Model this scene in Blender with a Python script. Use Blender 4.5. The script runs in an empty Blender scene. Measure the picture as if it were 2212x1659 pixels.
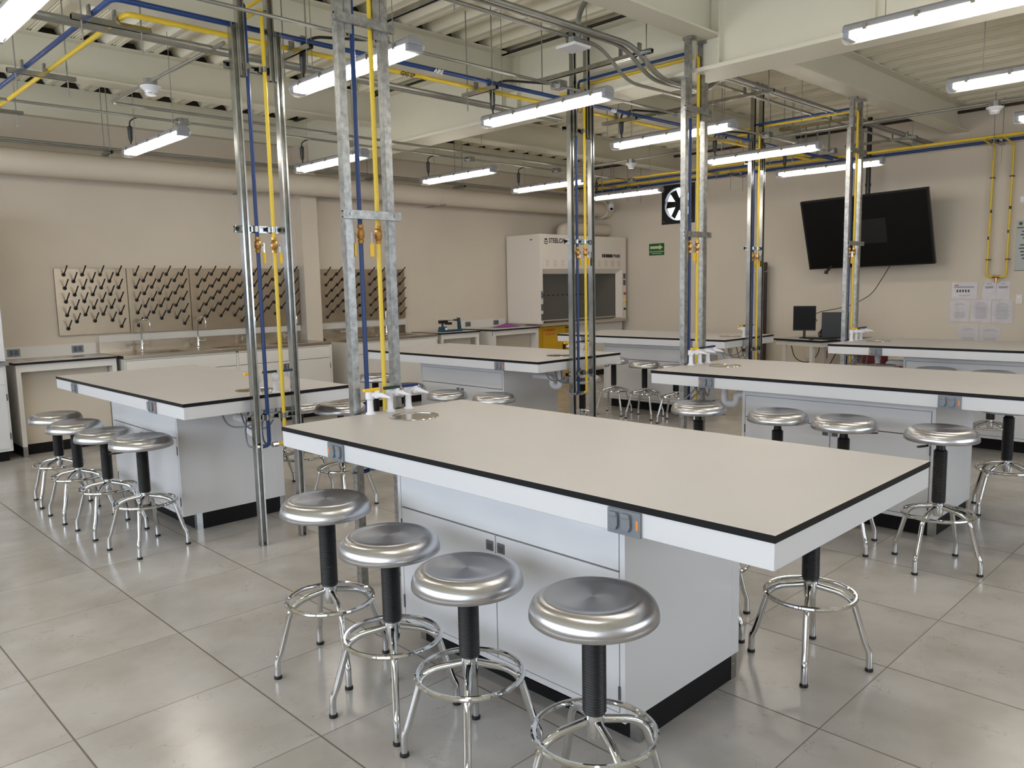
import bpy, math, random
from mathutils import Vector, Matrix
random.seed(7)
PI = math.pi
scene = bpy.context.scene
# ------------------------------------------------------------------ camera
YAW, PITCH, ROLL, CAMH, FPX = 0.79555, -0.12177, -0.0209, 1.5118, 1713.8
cf = Vector((math.cos(PITCH)*math.cos(YAW), math.cos(PITCH)*math.sin(YAW), math.sin(PITCH)))
cr = cf.cross(Vector((0, 0, 1))).normalized(); cu = cr.cross(cf)
r2 = math.cos(ROLL)*cr + math.sin(ROLL)*cu
u2 = -math.sin(ROLL)*cr + math.cos(ROLL)*cu
cam = bpy.data.cameras.new('camera'); cam.sensor_width = 36; cam.lens = FPX/2212*36
cam.clip_start = 0.05; cam.clip_end = 100
camo = bpy.data.objects.new('camera', cam); scene.collection.objects.link(camo)
camo.matrix_world = Matrix(((r2.x, u2.x, -cf.x, 0), (r2.y, u2.y, -cf.y, 0), (r2.z, u2.z, -cf.z, CAMH), (0, 0, 0, 1)))
scene.camera = camo
# ------------------------------------------------------------------ world, exposure
W = bpy.data.worlds.new('sky'); scene.world = W; W.use_nodes = True
bg = W.node_tree.nodes['Background']
bg.inputs[0].default_value = (0.80, 0.89, 1.0, 1); bg.inputs[1].default_value = 3.0
scene.view_settings.view_transform = 'Standard'; scene.view_settings.look = 'None'
scene.view_settings.gamma = 1; scene.view_settings.use_curve_mapping = False
scene.view_settings.exposure = 0.95
scene.cycles.use_denoising = True
scene.cycles.max_bounces = 8; scene.cycles.diffuse_bounces = 6; scene.cycles.glossy_bounces = 4
scene.cycles.transparent_max_bounces = 12; scene.cycles.caustics_reflective = False
scene.cycles.caustics_refractive = False; scene.cycles.sample_clamp_indirect = 4
LAMP_E = 15.0
XW, YW, XL, YF = 11.1, 9.15, -3.2, -3.6       # wall planes
WIN = [(-2.9, 0.55), (0.85, 4.3), (4.6, 8.05)]   # window y ranges, z .95 - 2.95
for i, (a, b) in enumerate(WIN):
    l = bpy.data.lights.new('window_portal', 'AREA'); l.shape = 'RECTANGLE'; l.size = 2.0; l.size_y = b-a
    l.cycles.is_portal = True
    o = bpy.data.objects.new('window_portal', l); scene.collection.objects.link(o)
    o.location = (XL-0.12, (a+b)/2, 1.95); o.rotation_euler = (0, -PI/2, 0)

l = bpy.data.lights.new('window_portal', 'AREA'); l.shape = 'RECTANGLE'; l.size = 4.2; l.size_y = 1.5  # portal of the unseen window added in the front wall
l.cycles.is_portal = True
o = bpy.data.objects.new('window_portal', l); scene.collection.objects.link(o)
o.location = (4.5, YF-.13, 1.85); o.rotation_euler = (PI/2, 0, 0)
# ------------------------------------------------------------------ materials
def nt(name):
    m = bpy.data.materials.new(name); m.use_nodes = True
    return m, m.node_tree.nodes, m.node_tree.links, m.node_tree.nodes['Principled BSDF']
def mat(name, col, rough=0.5, metal=0.0, spec=0.5, noise=0.0, nscale=8.0, coat=0.0, aniso=0.0, bump=0.0):
    m, N, L, B = nt(name)
    B.inputs['Base Color'].default_value = (*col, 1); B.inputs['Roughness'].default_value = rough
    B.inputs['Metallic'].default_value = metal; B.inputs['Specular IOR Level'].default_value = spec
    B.inputs['Coat Weight'].default_value = coat
    if noise or bump:
        tc = N.new('ShaderNodeTexCoord'); n = N.new('ShaderNodeTexNoise'); n.inputs['Scale'].default_value = nscale
        n.inputs['Detail'].default_value = 5
        L.new(tc.outputs['Object'], n.inputs['Vector'])
        if noise:
            mr = N.new('ShaderNodeMapRange'); mr.inputs[1].default_value = .3; mr.inputs[2].default_value = .7
            mr.inputs[3].default_value = 1-noise; mr.inputs[4].default_value = 1+noise
            L.new(n.outputs[0], mr.inputs[0])
            mx = N.new('ShaderNodeVectorMath'); mx.operation = 'SCALE'; mx.inputs[0].default_value = col
            L.new(mr.outputs[0], mx.inputs['Scale']); L.new(mx.outputs[0], B.inputs['Base Color'])
        if bump:
            bp = N.new('ShaderNodeBump'); bp.inputs['Strength'].default_value = bump; bp.inputs['Distance'].default_value = .004
            L.new(n.outputs[0], bp.inputs['Height']); L.new(bp.outputs[0], B.inputs['Normal'])
    if aniso:
        B.inputs['Anisotropic'].default_value = aniso
        tg = N.new('ShaderNodeTangent'); tg.direction_type = 'RADIAL'; tg.axis = 'Z'
        L.new(tg.outputs[0], B.inputs['Tangent'])
    return m
def emis(name, col, s):
    m, N, L, B = nt(name)
    B.inputs['Base Color'].default_value = (.8, .8, .8, 1)
    B.inputs['Emission Color'].default_value = (*col, 1); B.inputs['Emission Strength'].default_value = s
    return m
def clear(name, col, fac, rough=.08):
    m, N, L, B = nt(name)
    B.inputs['Base Color'].default_value = (*col, 1); B.inputs['Roughness'].default_value = rough
    t = N.new('ShaderNodeBsdfTransparent'); mx = N.new('ShaderNodeMixShader'); mx.inputs[0].default_value = fac
    L.new(t.outputs[0], mx.inputs[1]); L.new(B.outputs[0], mx.inputs[2])
    L.new(mx.outputs[0], N['Material Output'].inputs['Surface'])
    return m
M_ = {}
M_['wall'] = mat('wall_paint', (.64, .575, .485), .75, noise=.03, nscale=1.2, bump=.08)
M_['ceil'] = mat('deck_paint', (.80, .76, .62), .6, noise=.03, nscale=2)
M_['beam'] = mat('beam_paint', (.71, .685, .57), .5, noise=.02, nscale=2)
M_['duct'] = mat('duct_paint', (.68, .61, .51), .55, noise=.03, nscale=2)
M_['void'] = mat('dark_flute', (.03, .026, .02), .9)  # dark colour for shade in deck flutes; roof slab and strip share it
M_['white'] = mat('white_enamel', (.74, .745, .77), .22, spec=.5)
M_['whitew'] = mat('wall_cabinet_enamel', (.70, .68, .64), .3)
M_['lam'] = mat('bench_laminate', (.535, .515, .508), .42, noise=.012, nscale=3)
M_['black'] = mat('black_phenolic', (.007, .007, .008), .5, spec=.22)
M_['blackrub'] = mat('black_rubber', (.008, .008, .009), .4)
M_['gap'] = mat('shadow_gap', (.10, .10, .11), .8)  # dark backing colour puts shade into the gaps round doors and drawers
M_['grey'] = mat('grey_plastic', (.21, .23, .26), .4)
M_['greyd'] = mat('dark_grey_plastic', (.09, .095, .11), .4)
M_['pull'] = mat('pull_grey', (.14, .145, .16), .35)
M_['lampg'] = mat('lamp_grey', (.30, .30, .31), .5)
M_['orange'] = mat('orange_sticker', (.9, .28, .04), .5)
M_['chrome'] = mat('chrome', (.70, .71, .72), .07, 1)
M_['steel'] = mat('spun_steel', (.56, .56, .58), .27, 1, aniso=.75)
M_['basin'] = mat('basin_steel', (.62, .59, .54), .14, 1)
M_['stain'] = mat('stainless_sheet', (.52, .45, .36), .26, 1, noise=.10, nscale=1.5)
M_['rack'] = mat('rack_steel', (.42, .345, .255), .34, 1, noise=.14, nscale=1.3)
M_['galv'] = mat('galvanized', (.38, .385, .38), .34, .95, noise=.30, nscale=34)
M_['galvs'] = mat('bright_galvanized', (.50, .51, .51), .17, 1, noise=.12, nscale=18)
M_['emt'] = mat('conduit_steel', (.31, .31, .28), .42, .7, noise=.08, nscale=10)
M_['blue'] = mat('blue_pipe_paint', (.010, .042, .175), .32)
M_['yel'] = mat('yellow_pipe_paint', (.74, .53, .04), .35)
M_['brass'] = mat('brass', (.62, .36, .12), .28, 1)
M_['yelh'] = mat('yellow_handle', (.90, .55, .01), .4)
M_['dgreen'] = mat('green_handle', (.005, .03, .018), .4)
M_['dblue'] = mat('blue_handle', (.006, .015, .12), .4)
M_['plast'] = mat('white_plastic', (.82, .82, .86), .3)
M_['hood'] = mat('hood_enamel', (.74, .69, .63), .4)
M_['hoodi'] = mat('hood_liner', (.33, .30, .24), .5)
M_['sash'] = clear('sash_glass', (.12, .12, .125), .25, .1)
M_['clear'] = clear('clear_polycarbonate', (.85, .86, .9), .16, .15)
M_['tube'] = emis('fluorescent_tube', (1.0, .915, .80), LAMP_E)
M_['ycab'] = mat('yellow_cabinet', (.62, .36, .012), .4)
M_['red'] = mat('red_ink', (.60, .03, .01), .5)
M_['teal'] = mat('balance_teal', (.01, .06, .10), .35)
M_['purple'] = mat('purple_cloth', (.26, .07, .27), .8, bump=.4, nscale=14)
M_['screen'] = mat('screen_black', (.004, .004, .004), .5, spec=.2)
M_['bplas'] = mat('black_plastic', (.010, .010, .011), .4)
M_['green'] = mat('sign_green', (.005, .10, .025), .5)
M_['cream'] = mat('sign_cream', (.62, .62, .38), .5)
M_['paper'] = mat('paper_sleeve', (.62, .59, .61), .25, noise=.06, nscale=9, bump=.5)
M_['ink'] = mat('black_ink', (.03, .03, .035), .5)
M_['inkw'] = mat('white_ink', (.8, .8, .8), .5)
M_['brown'] = mat('dark_brown_wood', (.022, .010, .009), .5)
M_['maroon'] = mat('maroon_fabric', (.10, .012, .012), .9)
M_['redp'] = mat('red_outlet', (.28, .01, .01), .4)
M_['poster'] = mat('poster_grey', (.42, .45, .43), .4)
M_['skyf'] = mat('window_frame', (.55, .55, .55), .4)

def floor_mat():
    m, N, L, B = nt('ceramic_tile')
    tc = N.new('ShaderNodeTexCoord')
    sep = N.new('ShaderNodeSeparateXYZ'); L.new(tc.outputs['Object'], sep.inputs[0])
    def math_(op, a, b=None, c=None):
        n = N.new('ShaderNodeMath'); n.operation = op
        for i, v in enumerate((a, b, c)):
            if v is None: continue
            if isinstance(v, (int, float)): n.inputs[i].default_value = v
            else: L.new(v, n.inputs[i])
        return n.outputs[0]
    def line(out, off, w):      # distance to the nearest joint, metres
        a = math_('SUBTRACT', out, off); a = math_('DIVIDE', a, .6)
        f = math_('FRACT', math_('ADD', a, 100.0)); d = math_('MINIMUM', f, math_('SUBTRACT', 1.0, f))
        return math_('LESS_THAN', math_('MULTIPLY', d, .6), w), math_('FLOOR', a)
    lx, ix = line(sep.outputs[0], 1.300, .0032)
    ly, iy = line(sep.outputs[1], 4.095, .0020)
    g = math_('MAXIMUM', lx, ly)
    # per-tile random offset
    cmb = N.new('ShaderNodeCombineXYZ'); L.new(ix, cmb.inputs[0]); L.new(iy, cmb.inputs[1])
    wn = N.new('ShaderNodeTexWhiteNoise'); L.new(cmb.outputs[0], wn.inputs['Vector'])
    sc = N.new('ShaderNodeVectorMath'); sc.operation = 'SCALE'; sc.inputs['Scale'].default_value = 13
    L.new(wn.outputs['Color'], sc.inputs[0])
    add = N.new('ShaderNodeVectorMath'); L.new(tc.outputs['Object'], add.inputs[0]); L.new(sc.outputs[0], add.inputs[1])
    n1 = N.new('ShaderNodeTexNoise'); n1.inputs['Scale'].default_value = 3.2; n1.inputs['Detail'].default_value = 6
    L.new(add.outputs[0], n1.inputs['Vector'])
    r1 = N.new('ShaderNodeValToRGB'); L.new(n1.outputs[0], r1.inputs[0])
    r1.color_ramp.elements[0].position = .33; r1.color_ramp.elements[0].color = (.41, .378, .345, 1)
    r1.color_ramp.elements[1].position = .66; r1.color_ramp.elements[1].color = (.505, .482, .458, 1)
    # veins
    n2 = N.new('ShaderNodeTexNoise'); n2.inputs['Scale'].default_value = 9; n2.inputs['Detail'].default_value = 7
    n2.inputs['Distortion'].default_value = 1.2; L.new(add.outputs[0], n2.inputs['Vector'])
    v = math_('ABSOLUTE', math_('SUBTRACT', n2.outputs[0], .5)); v = math_('LESS_THAN', v, .0050)
    n3 = N.new('ShaderNodeTexNoise'); n3.inputs['Scale'].default_value = 7.0; L.new(add.outputs[0], n3.inputs['Vector'])
    v = math_('MULTIPLY', v, math_('GREATER_THAN', n3.outputs[0], .54)); v = math_('MULTIPLY', v, .5)
    mx = N.new('ShaderNodeMix'); mx.data_type = 'RGBA'; L.new(v, mx.inputs[0]); L.new(r1.outputs[0], mx.inputs[6])
    mx.inputs[7].default_value = (.31, .245, .205, 1)
    mg = N.new('ShaderNodeMix'); mg.data_type = 'RGBA'; L.new(g, mg.inputs[0]); L.new(mx.outputs[2], mg.inputs[6])
    mg.inputs[7].default_value = (.17, .135, .10, 1)
    L.new(mg.outputs[2], B.inputs['Base Color'])
    rr = N.new('ShaderNodeMapRange'); L.new(g, rr.inputs[0]); rr.inputs[3].default_value = .20; rr.inputs[4].default_value = .7
    L.new(rr.outputs[0], B.inputs['Roughness'])
    n4 = N.new('ShaderNodeTexNoise'); n4.inputs['Scale'].default_value = 5; L.new(tc.outputs['Object'], n4.inputs['Vector'])
    bp = N.new('ShaderNodeBump'); bp.inputs['Strength'].default_value = .05; bp.inputs['Distance'].default_value = .01
    L.new(n4.outputs[0], bp.inputs['Height']); L.new(bp.outputs[0], B.inputs['Normal'])
    return m
M_['floor'] = floor_mat()

# ------------------------------------------------------------------ mesh helpers
C = scene.collection
class MB:
    def __init__(s): s.v = []; s.f = []; s.m = []
    def add(s, vs, fs, mi=0):
        b = len(s.v); s.v += [tuple(v) for v in vs]; s.f += [tuple(b+i for i in f) for f in fs]; s.m += [mi]*len(fs)
        return s
    def box(s, x0, y0, z0, x1, y1, z1, mi=0):
        x0, x1 = min(x0, x1), max(x0, x1); y0, y1 = min(y0, y1), max(y0, y1); z0, z1 = min(z0, z1), max(z0, z1)
        return s.add([(x0, y0, z0), (x1, y0, z0), (x1, y1, z0), (x0, y1, z0), (x0, y0, z1), (x1, y0, z1), (x1, y1, z1), (x0, y1, z1)],
                     [(3, 2, 1, 0), (4, 5, 6, 7), (0, 1, 5, 4), (1, 2, 6, 5), (2, 3, 7, 6), (3, 0, 4, 7)], mi)
    def prism(s, poly, org, ax, ay, az, length, mi=0):
        """poly: 2-D outline (ccw seen against az); extruded along az from org"""
        org, ax, ay, az = Vector(org), Vector(ax), Vector(ay), Vector(az)
        n = len(poly); a = [org+ax*p[0]+ay*p[1] for p in poly]; b = [q+az*length for q in a]
        fs = [tuple(reversed(range(n))), tuple(range(n, 2*n))]+[(i, (i+1) % n, n+(i+1) % n, n+i) for i in range(n)]
        return s.add(a+b, fs, mi)
    def tube(s, pts, r, n=10, mi=0, cap=True, rs=None):
        pts = [Vector(p) for p in pts]; k = len(pts); vs = []; fs = []
        t0 = (pts[1]-pts[0]).normalized()
        ref = Vector((0, 0, 1)) if abs(t0.z) < .9 else Vector((1, 0, 0))
        u = t0.cross(ref).normalized()
        for i, p in enumerate(pts):
            if i == 0: t = t0
            elif i == k-1: t = (pts[i]-pts[i-1]).normalized()
            else:
                t = ((pts[i]-pts[i-1]).normalized()+(pts[i+1]-pts[i]).normalized())
                t = t.normalized() if t.length > 1e-6 else (pts[i]-pts[i-1]).normalized()
            u = (u-t*u.dot(t)).normalized(); w = t.cross(u); rr = rs[i] if rs else r
            if 0 < i < k-1:
                c = max(.5, t.dot((pts[i]-pts[i-1]).normalized())); 
            for j in range(n):
                a = 2*PI*j/n; vs.append(p+(u*math.cos(a)+w*math.sin(a))*rr)
        for i in range(k-1):
            for j in range(n):
                fs.append((i*n+j, i*n+(j+1) % n, (i+1)*n+(j+1) % n, (i+1)*n+j))
        if cap: fs += [tuple(reversed(range(n))), tuple(range((k-1)*n, k*n))]
        return s.add(vs, fs, mi)
    def lathe(s, prof, n=32, o=(0, 0, 0), ax=None, mi=0, cap=True):
        """prof: (r,z) bottom to top or any order; ax: optional 3x3 (u,v,w) axes"""
        U, V, Wd = ax if ax else (Vector((1, 0, 0)), Vector((0, 1, 0)), Vector((0, 0, 1))); o = Vector(o)
        vs = []; fs = []; k = len(prof)
        for r, z in prof:
            for j in range(n):
                a = 2*PI*j/n; vs.append(o+U*(math.cos(a)*r)+V*(math.sin(a)*r)+Wd*z)
        for i in range(k-1):
            for j in range(n): fs.append((i*n+j, i*n+(j+1) % n, (i+1)*n+(j+1) % n, (i+1)*n+j))
        if cap and prof[0][0] > 1e-5: fs.append(tuple(reversed(range(n))))
        if cap and prof[-1][0] > 1e-5: fs.append(tuple(range((k-1)*n, k*n)))
        return s.add(vs, fs, mi)
    def torus(s, R, r, z, n=40, m=10, mi=0):
        vs = []; fs = []
        for i in range(n):
            a = 2*PI*i/n
            for j in range(m):
                b = 2*PI*j/m; q = R+r*math.cos(b); vs.append((q*math.cos(a), q*math.sin(a), z+r*math.sin(b)))
        for i in range(n):
            for j in range(m): fs.append((i*m+j, ((i+1) % n)*m+j, ((i+1) % n)*m+(j+1) % m, i*m+(j+1) % m))
        return s.add(vs, fs, mi)
    def strut(s, p0, p1, size=.041, depth=.041, opn=(0, -1, 0), mi=0):
        """C-channel from p0 to p1, open side towards opn"""
        p0, p1 = Vector(p0), Vector(p1); az = (p1-p0); ln = az.length; az.normalize()
        ay = Vector(opn).normalized(); ax = ay.cross(az).normalized(); h = size/2; d = depth/2; t = .0035; l = .0095
        poly = [(-h, -d), (h, -d), (h, d), (h-l, d), (h-l, d-.006), (h-t, d-.006), (h-t, -d+t), (-h+t, -d+t), (-h+t, d-.006), (-h+l, d-.006), (-h+l, d), (-h, d)]
        return s.prism(poly, p0, ax, ay, az, ln, mi)
    def build(s, name, mats, parent=None, loc=None, rz=0, label=None, smooth=True, bev=0, ang=.6, kind=None):
        me = bpy.data.meshes.new(name); me.from_pydata(s.v, [], s.f)
        if not isinstance(mats, (list, tuple)): mats = [mats]
        for m in mats: me.materials.append(M_[m])
        me.polygons.foreach_set('material_index', s.m)
        if smooth:
            me.polygons.foreach_set('use_smooth', [True]*len(s.f)); me.set_sharp_from_angle(angle=ang)
        me.update(); o = bpy.data.objects.new(name, me); C.objects.link(o)
        if parent: o.parent = parent
        if loc: o.location = loc
        if rz: o.rotation_euler = (0, 0, rz)
        if label: o['label'] = label
        if kind: o['kind'] = kind
        if bev:
            b = o.modifiers.new('bevel', 'BEVEL'); b.width = bev; b.segments = 2; b.limit_method = 'ANGLE'; b.angle_limit = .6
        return o
def thing(name, label, cat, loc=(0, 0, 0), rz=0, group=None):
    o = bpy.data.objects.new(name, None); C.objects.link(o); o.empty_display_size = .1
    o.location = loc; o.rotation_euler = (0, 0, rz); o['label'] = label; o['category'] = cat
    if group: o['group'] = group
    return o
def tag(o, label, cat, group=None):
    o['label'] = label; o['category'] = cat
    if group: o['group'] = group
    return o
def struct(name, mb, m, **k):
    o = mb.build(name, m, **k); o['kind'] = 'structure'; return o
def copy_tree(o, parent=None):
    c = o.copy(); C.objects.link(c); c.parent = parent
    for ch in list(o.children): copy_tree(ch, c)
    return c
def dup(o, loc, rz, label):
    c = copy_tree(o); c.location = loc; c.rotation_euler = (0, 0, rz); c['label'] = label; return c
def rnd(pts, r=.04, k=5):
    """round the corners of a polyline"""
    pts = [Vector(p) for p in pts]; out = [pts[0]]
    for i in range(1, len(pts)-1):
        a, b, c = pts[i-1], pts[i], pts[i+1]
        d1 = min(r, (a-b).length*.45); d2 = min(r, (c-b).length*.45)
        p, q = b+(a-b).normalized()*d1, b+(c-b).normalized()*d2
        for j in range(k+1):
            t = j/k; out.append(p*(1-t)**2+b*2*t*(1-t)+q*t*t)
    return out+[pts[-1]]
def lettering(txt, size, m, org, ax, ay, parent, name='lettering', align='LEFT', sx=1.0):
    cu_ = bpy.data.curves.new(name, 'FONT'); cu_.body = txt; cu_.size = size; cu_.extrude = .0004; cu_.align_x = align
    cu_.resolution_u = 3; cu_.offset = size*.03
    t = bpy.data.objects.new('tmp_text', cu_); C.objects.link(t)
    dg = bpy.context.evaluated_depsgraph_get(); me = bpy.data.meshes.new_from_object(t.evaluated_get(dg))
    bpy.data.objects.remove(t)
    ax, ay = Vector(ax), Vector(ay); az = ax.cross(ay); org = Vector(org)
    for v in me.vertices: v.co = org+ax*(v.co.x*sx)+ay*v.co.y+az*v.co.z
    me.materials.clear(); me.materials.append(M_[m]); me.name = name
    o = bpy.data.objects.new(name, me); C.objects.link(o); o.parent = parent
    return o
def holed(mb, axis_o, ax, ay, half_w, half_h, cx, cy, r, n=32, mi=0, flip=False):
    """flat rectangle [-half,half] (in ax,ay about axis_o) with a round hole"""
    o, ax, ay = Vector(axis_o), Vector(ax), Vector(ay); vs = []; fs = []
    for j in range(n):
        a = 2*PI*(j+.5)/n; c, s_ = math.cos(a), math.sin(a)
        vs.append(o+ax*(cx+r*c)+ay*(cy+r*s_))
        # ray to rectangle
        k = min(((half_w-cx*(1 if c > 0 else -1))/abs(c)) if abs(c) > 1e-6 else 1e9, ((half_h-cy*(1 if s_ > 0 else -1))/abs(s_)) if abs(s_) > 1e-6 else 1e9)
        vs.append(o+ax*(cx+k*c)+ay*(cy+k*s_))
    for j in range(n):
        a, b = 2*j, 2*((j+1) % n); f = (a, a+1, b+1, b)
        fs.append(f if not flip else tuple(reversed(f)))
    # corner triangles
    base = list(vs)
    for sx_, sy_ in ((1, 1), (-1, 1), (-1, -1), (1, -1)):
        cnr = o+ax*(half_w*sx_)+ay*(half_h*sy_); ang = math.atan2(half_h*sy_-cy, half_w*sx_-cx) % (2*PI)
        j = int((ang/(2*PI)*n)-.5) % n; vs.append(cnr); f = (2*j+1, len(vs)-1, 2*((j+1) % n)+1)
        fs.append(f if not flip else tuple(reversed(f)))
    return mb.add(vs, fs, mi)
X, Y, Z = Vector((1, 0, 0)), Vector((0, 1, 0)), Vector((0, 0, 1))

# ------------------------------------------------------------------ room shell
struct('floor', MB().box(XL-.2, YF-.2, -.1, XW+.2, YW+.2, 0), 'floor')
mb = MB().box(XL-.2, YW, 0, XW+.2, YW+.2, 3.9)
struct('wall_back', mb, 'wall', smooth=False)
struct('wall_column', MB().box(5.205, 9.0, 0, 5.43, YW, 3.3), 'wall', smooth=False)
FY0, FY1, FZ0, FZ1 = 7.13, 7.68, 2.50, 3.06     # fan opening
mb = MB().box(XW, YF, 0, XW+.2, FY0, 3.9).box(XW, FY1, 0, XW+.2, YW, 3.9).box(XW, FY0, 0, XW+.2, FY1, FZ0).box(XW, FY0, FZ1, XW+.2, FY1, 3.9)
struct('wall_right', mb, 'wall', smooth=False)
FWIN = (2.4, 6.6)
struct('wall_front', MB().box(XL-.2, YF-.2, 0, FWIN[0], YF, 3.9).box(FWIN[1], YF-.2, 0, XW+.2, YF, 3.9).box(FWIN[0], YF-.2, 0, FWIN[1], YF, 1.1).box(FWIN[0], YF-.2, 2.6, FWIN[1], YF, 3.9), 'wall', smooth=False)
mb = MB()
for x in (2.4, 3.8, 5.2, 6.6): mb.box(x-.025, YF-.12, 1.1, x+.025, YF-.07, 2.6)
for z in (1.12, 2.58): mb.box(2.4, YF-.12, z-.02, 6.6, YF-.07, z+.02)
struct('window_4', mb, 'skyf')  # unseen window, added to lighten bench ends, floor and seat highlights
mb = MB().box(XL-.2, YF, 0, XL, YW, .95).box(XL-.2, YF, 2.95, XL, YW, 3.9)
ys = [YF]+[v for w in WIN for v in w]+[YW]
for i in range(0, len(ys), 2): mb.box(XL-.2, ys[i], .95, XL, ys[i+1], 2.95)
struct('wall_left', mb, 'wall', smooth=False)
for i, (a, b) in enumerate(WIN):
    mb = MB()
    for y in (a, a+(b-a)/3, a+2*(b-a)/3, b): mb.box(XL-.12, y-.025, .95, XL-.07, y+.025, 2.95)
    for z in (.97, 2.0, 2.93): mb.box(XL-.12, a, z-.022, XL-.07, b, z+.022)
    struct('window_%d' % (i+1), mb, 'skyf')
# steel deck ceiling: flutes run along Y, pitch .3135
prof = []; x = XL-.2
xs0 = 2.066-.3135*17
mb = MB(); k = 0; pts = []
while xs0+k*.3135 < XW+.3:
    c = xs0+k*.3135           # centre of raised flute
    pts += [(c-.157, 3.60), (c-.150, 3.612), (c-.142, 3.612), (c-.136, 3.60), (c-.098, 3.60), (c-.052, 3.674), (c+.052, 3.674), (c+.098, 3.60), (c+.136, 3.60), (c+.142, 3.612), (c+.150, 3.612)]
    k += 1
vs = []; fs = []
for px, pz in pts: vs += [(px, YF-.1, pz), (px, YW+.1, pz)]
for i in range(len(pts)-1): fs.append((2*i, 2*i+1, 2*i+3, 2*i+2))
mb.add(vs, fs); 
struct('ceiling', mb, 'ceil', smooth=False)
struct('roof_slab', MB().box(XL-.2, YF-.2, 3.70, XW+.2, YW+.2, 3.9), 'void')
# beams
def ibeam_x(y, x0, x1, name):
    m = MB().box(x0, y-.10, 3.29, x1, y+.10, 3.304).box(x0, y-.006, 3.304, x1, y+.006, 3.588).box(x0, y-.10, 3.588, x1, y+.10, 3.599)
    # shade in the flute openings is painted on separate dark sheets below
    struct(name, m, 'beam', smooth=False)
n = 1
for y in (1.22, 3.30, 5.37, 7.40):
    ibeam_x(y, XL, 5.349, 'trim_%d' % n); n += 1
    ibeam_x(y, 5.501, XW, 'trim_%d' % n); n += 1
struct('trim_%d' % n, MB().box(XL, 9.04, 3.29, XW, YW, 3.599), 'beam', smooth=False); n += 1
m = MB().box(5.35, YF, 3.079, 5.50, YW, 3.599).box(5.245, YF, 3.05, 5.605, YW, 3.078).box(5.245, YF, 3.585, 5.605, YW, 3.599)
for y in (3.40, 3.20, 2.1, 7.34, 7.54, 5.27, 5.47): m.box(5.30, y-.005, 3.079, 5.35, y+.005, 3.585).box(5.50, y-.005, 3.079, 5.55, y+.005, 3.585)
struct('trim_%d' % n, m, 'beam', smooth=False); n += 1
struct('trim_%d' % n, MB().box(5.19, YF, 3.588, 5.23, YW, 3.5985), 'void', smooth=False); n += 1
struct('trim_%d' % n, MB().box(10.95, YF, 3.50, 10.99, YW, 3.53), 'brown', smooth=False); n += 1
# dark sheets painted in for the shade inside flute openings above beams
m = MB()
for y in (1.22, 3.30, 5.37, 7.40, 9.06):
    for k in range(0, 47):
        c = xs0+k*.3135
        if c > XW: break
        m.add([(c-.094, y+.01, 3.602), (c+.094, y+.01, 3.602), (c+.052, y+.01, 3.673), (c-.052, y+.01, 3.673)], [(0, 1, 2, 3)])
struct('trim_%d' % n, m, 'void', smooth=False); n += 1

# ------------------------------------------------------------------ lab benches
L_, W_, H_ = 2.413, 1.087, .90
def turret(parent, x, y, s, hcol):
    """white service tap; s=-1 nozzle to -Y, +1 to +Y"""
    b = MB().lathe([(.024, 0), (.024, .006), (.017, .012), (.0155, .05), (.0155, .072), (.022, .076), (.023, .10), (.020, .112), (.0, .113)], 20, (x, y, H_))
    b.tube([(x, y, H_+.098), (x+.016, y+s*.040, H_+.098)], .012, 10)
    b.lathe([(.012, .082), (.0145, .09), (.0145, .118), (.010, .121), (0, .121)], 16, (x+.016, y+s*.040, H_))
    t = b.build('service_tap', 'plast', parent)
    b = MB().tube([(x+.018, y+s*.045, H_+.099), (x+.026, y+s*.062, H_+.097), (x+.045, y+s*.11, H_+.086)], .01, 12, rs=[.013, .013, .004])
    b.build('nozzle', 'plast', t)
    MB().box(x-.062, y+s*.040-.009, H_+.119, x+.030, y+s*.040+.009, H_+.134).build('handle', hcol, t, bev=.002)
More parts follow.
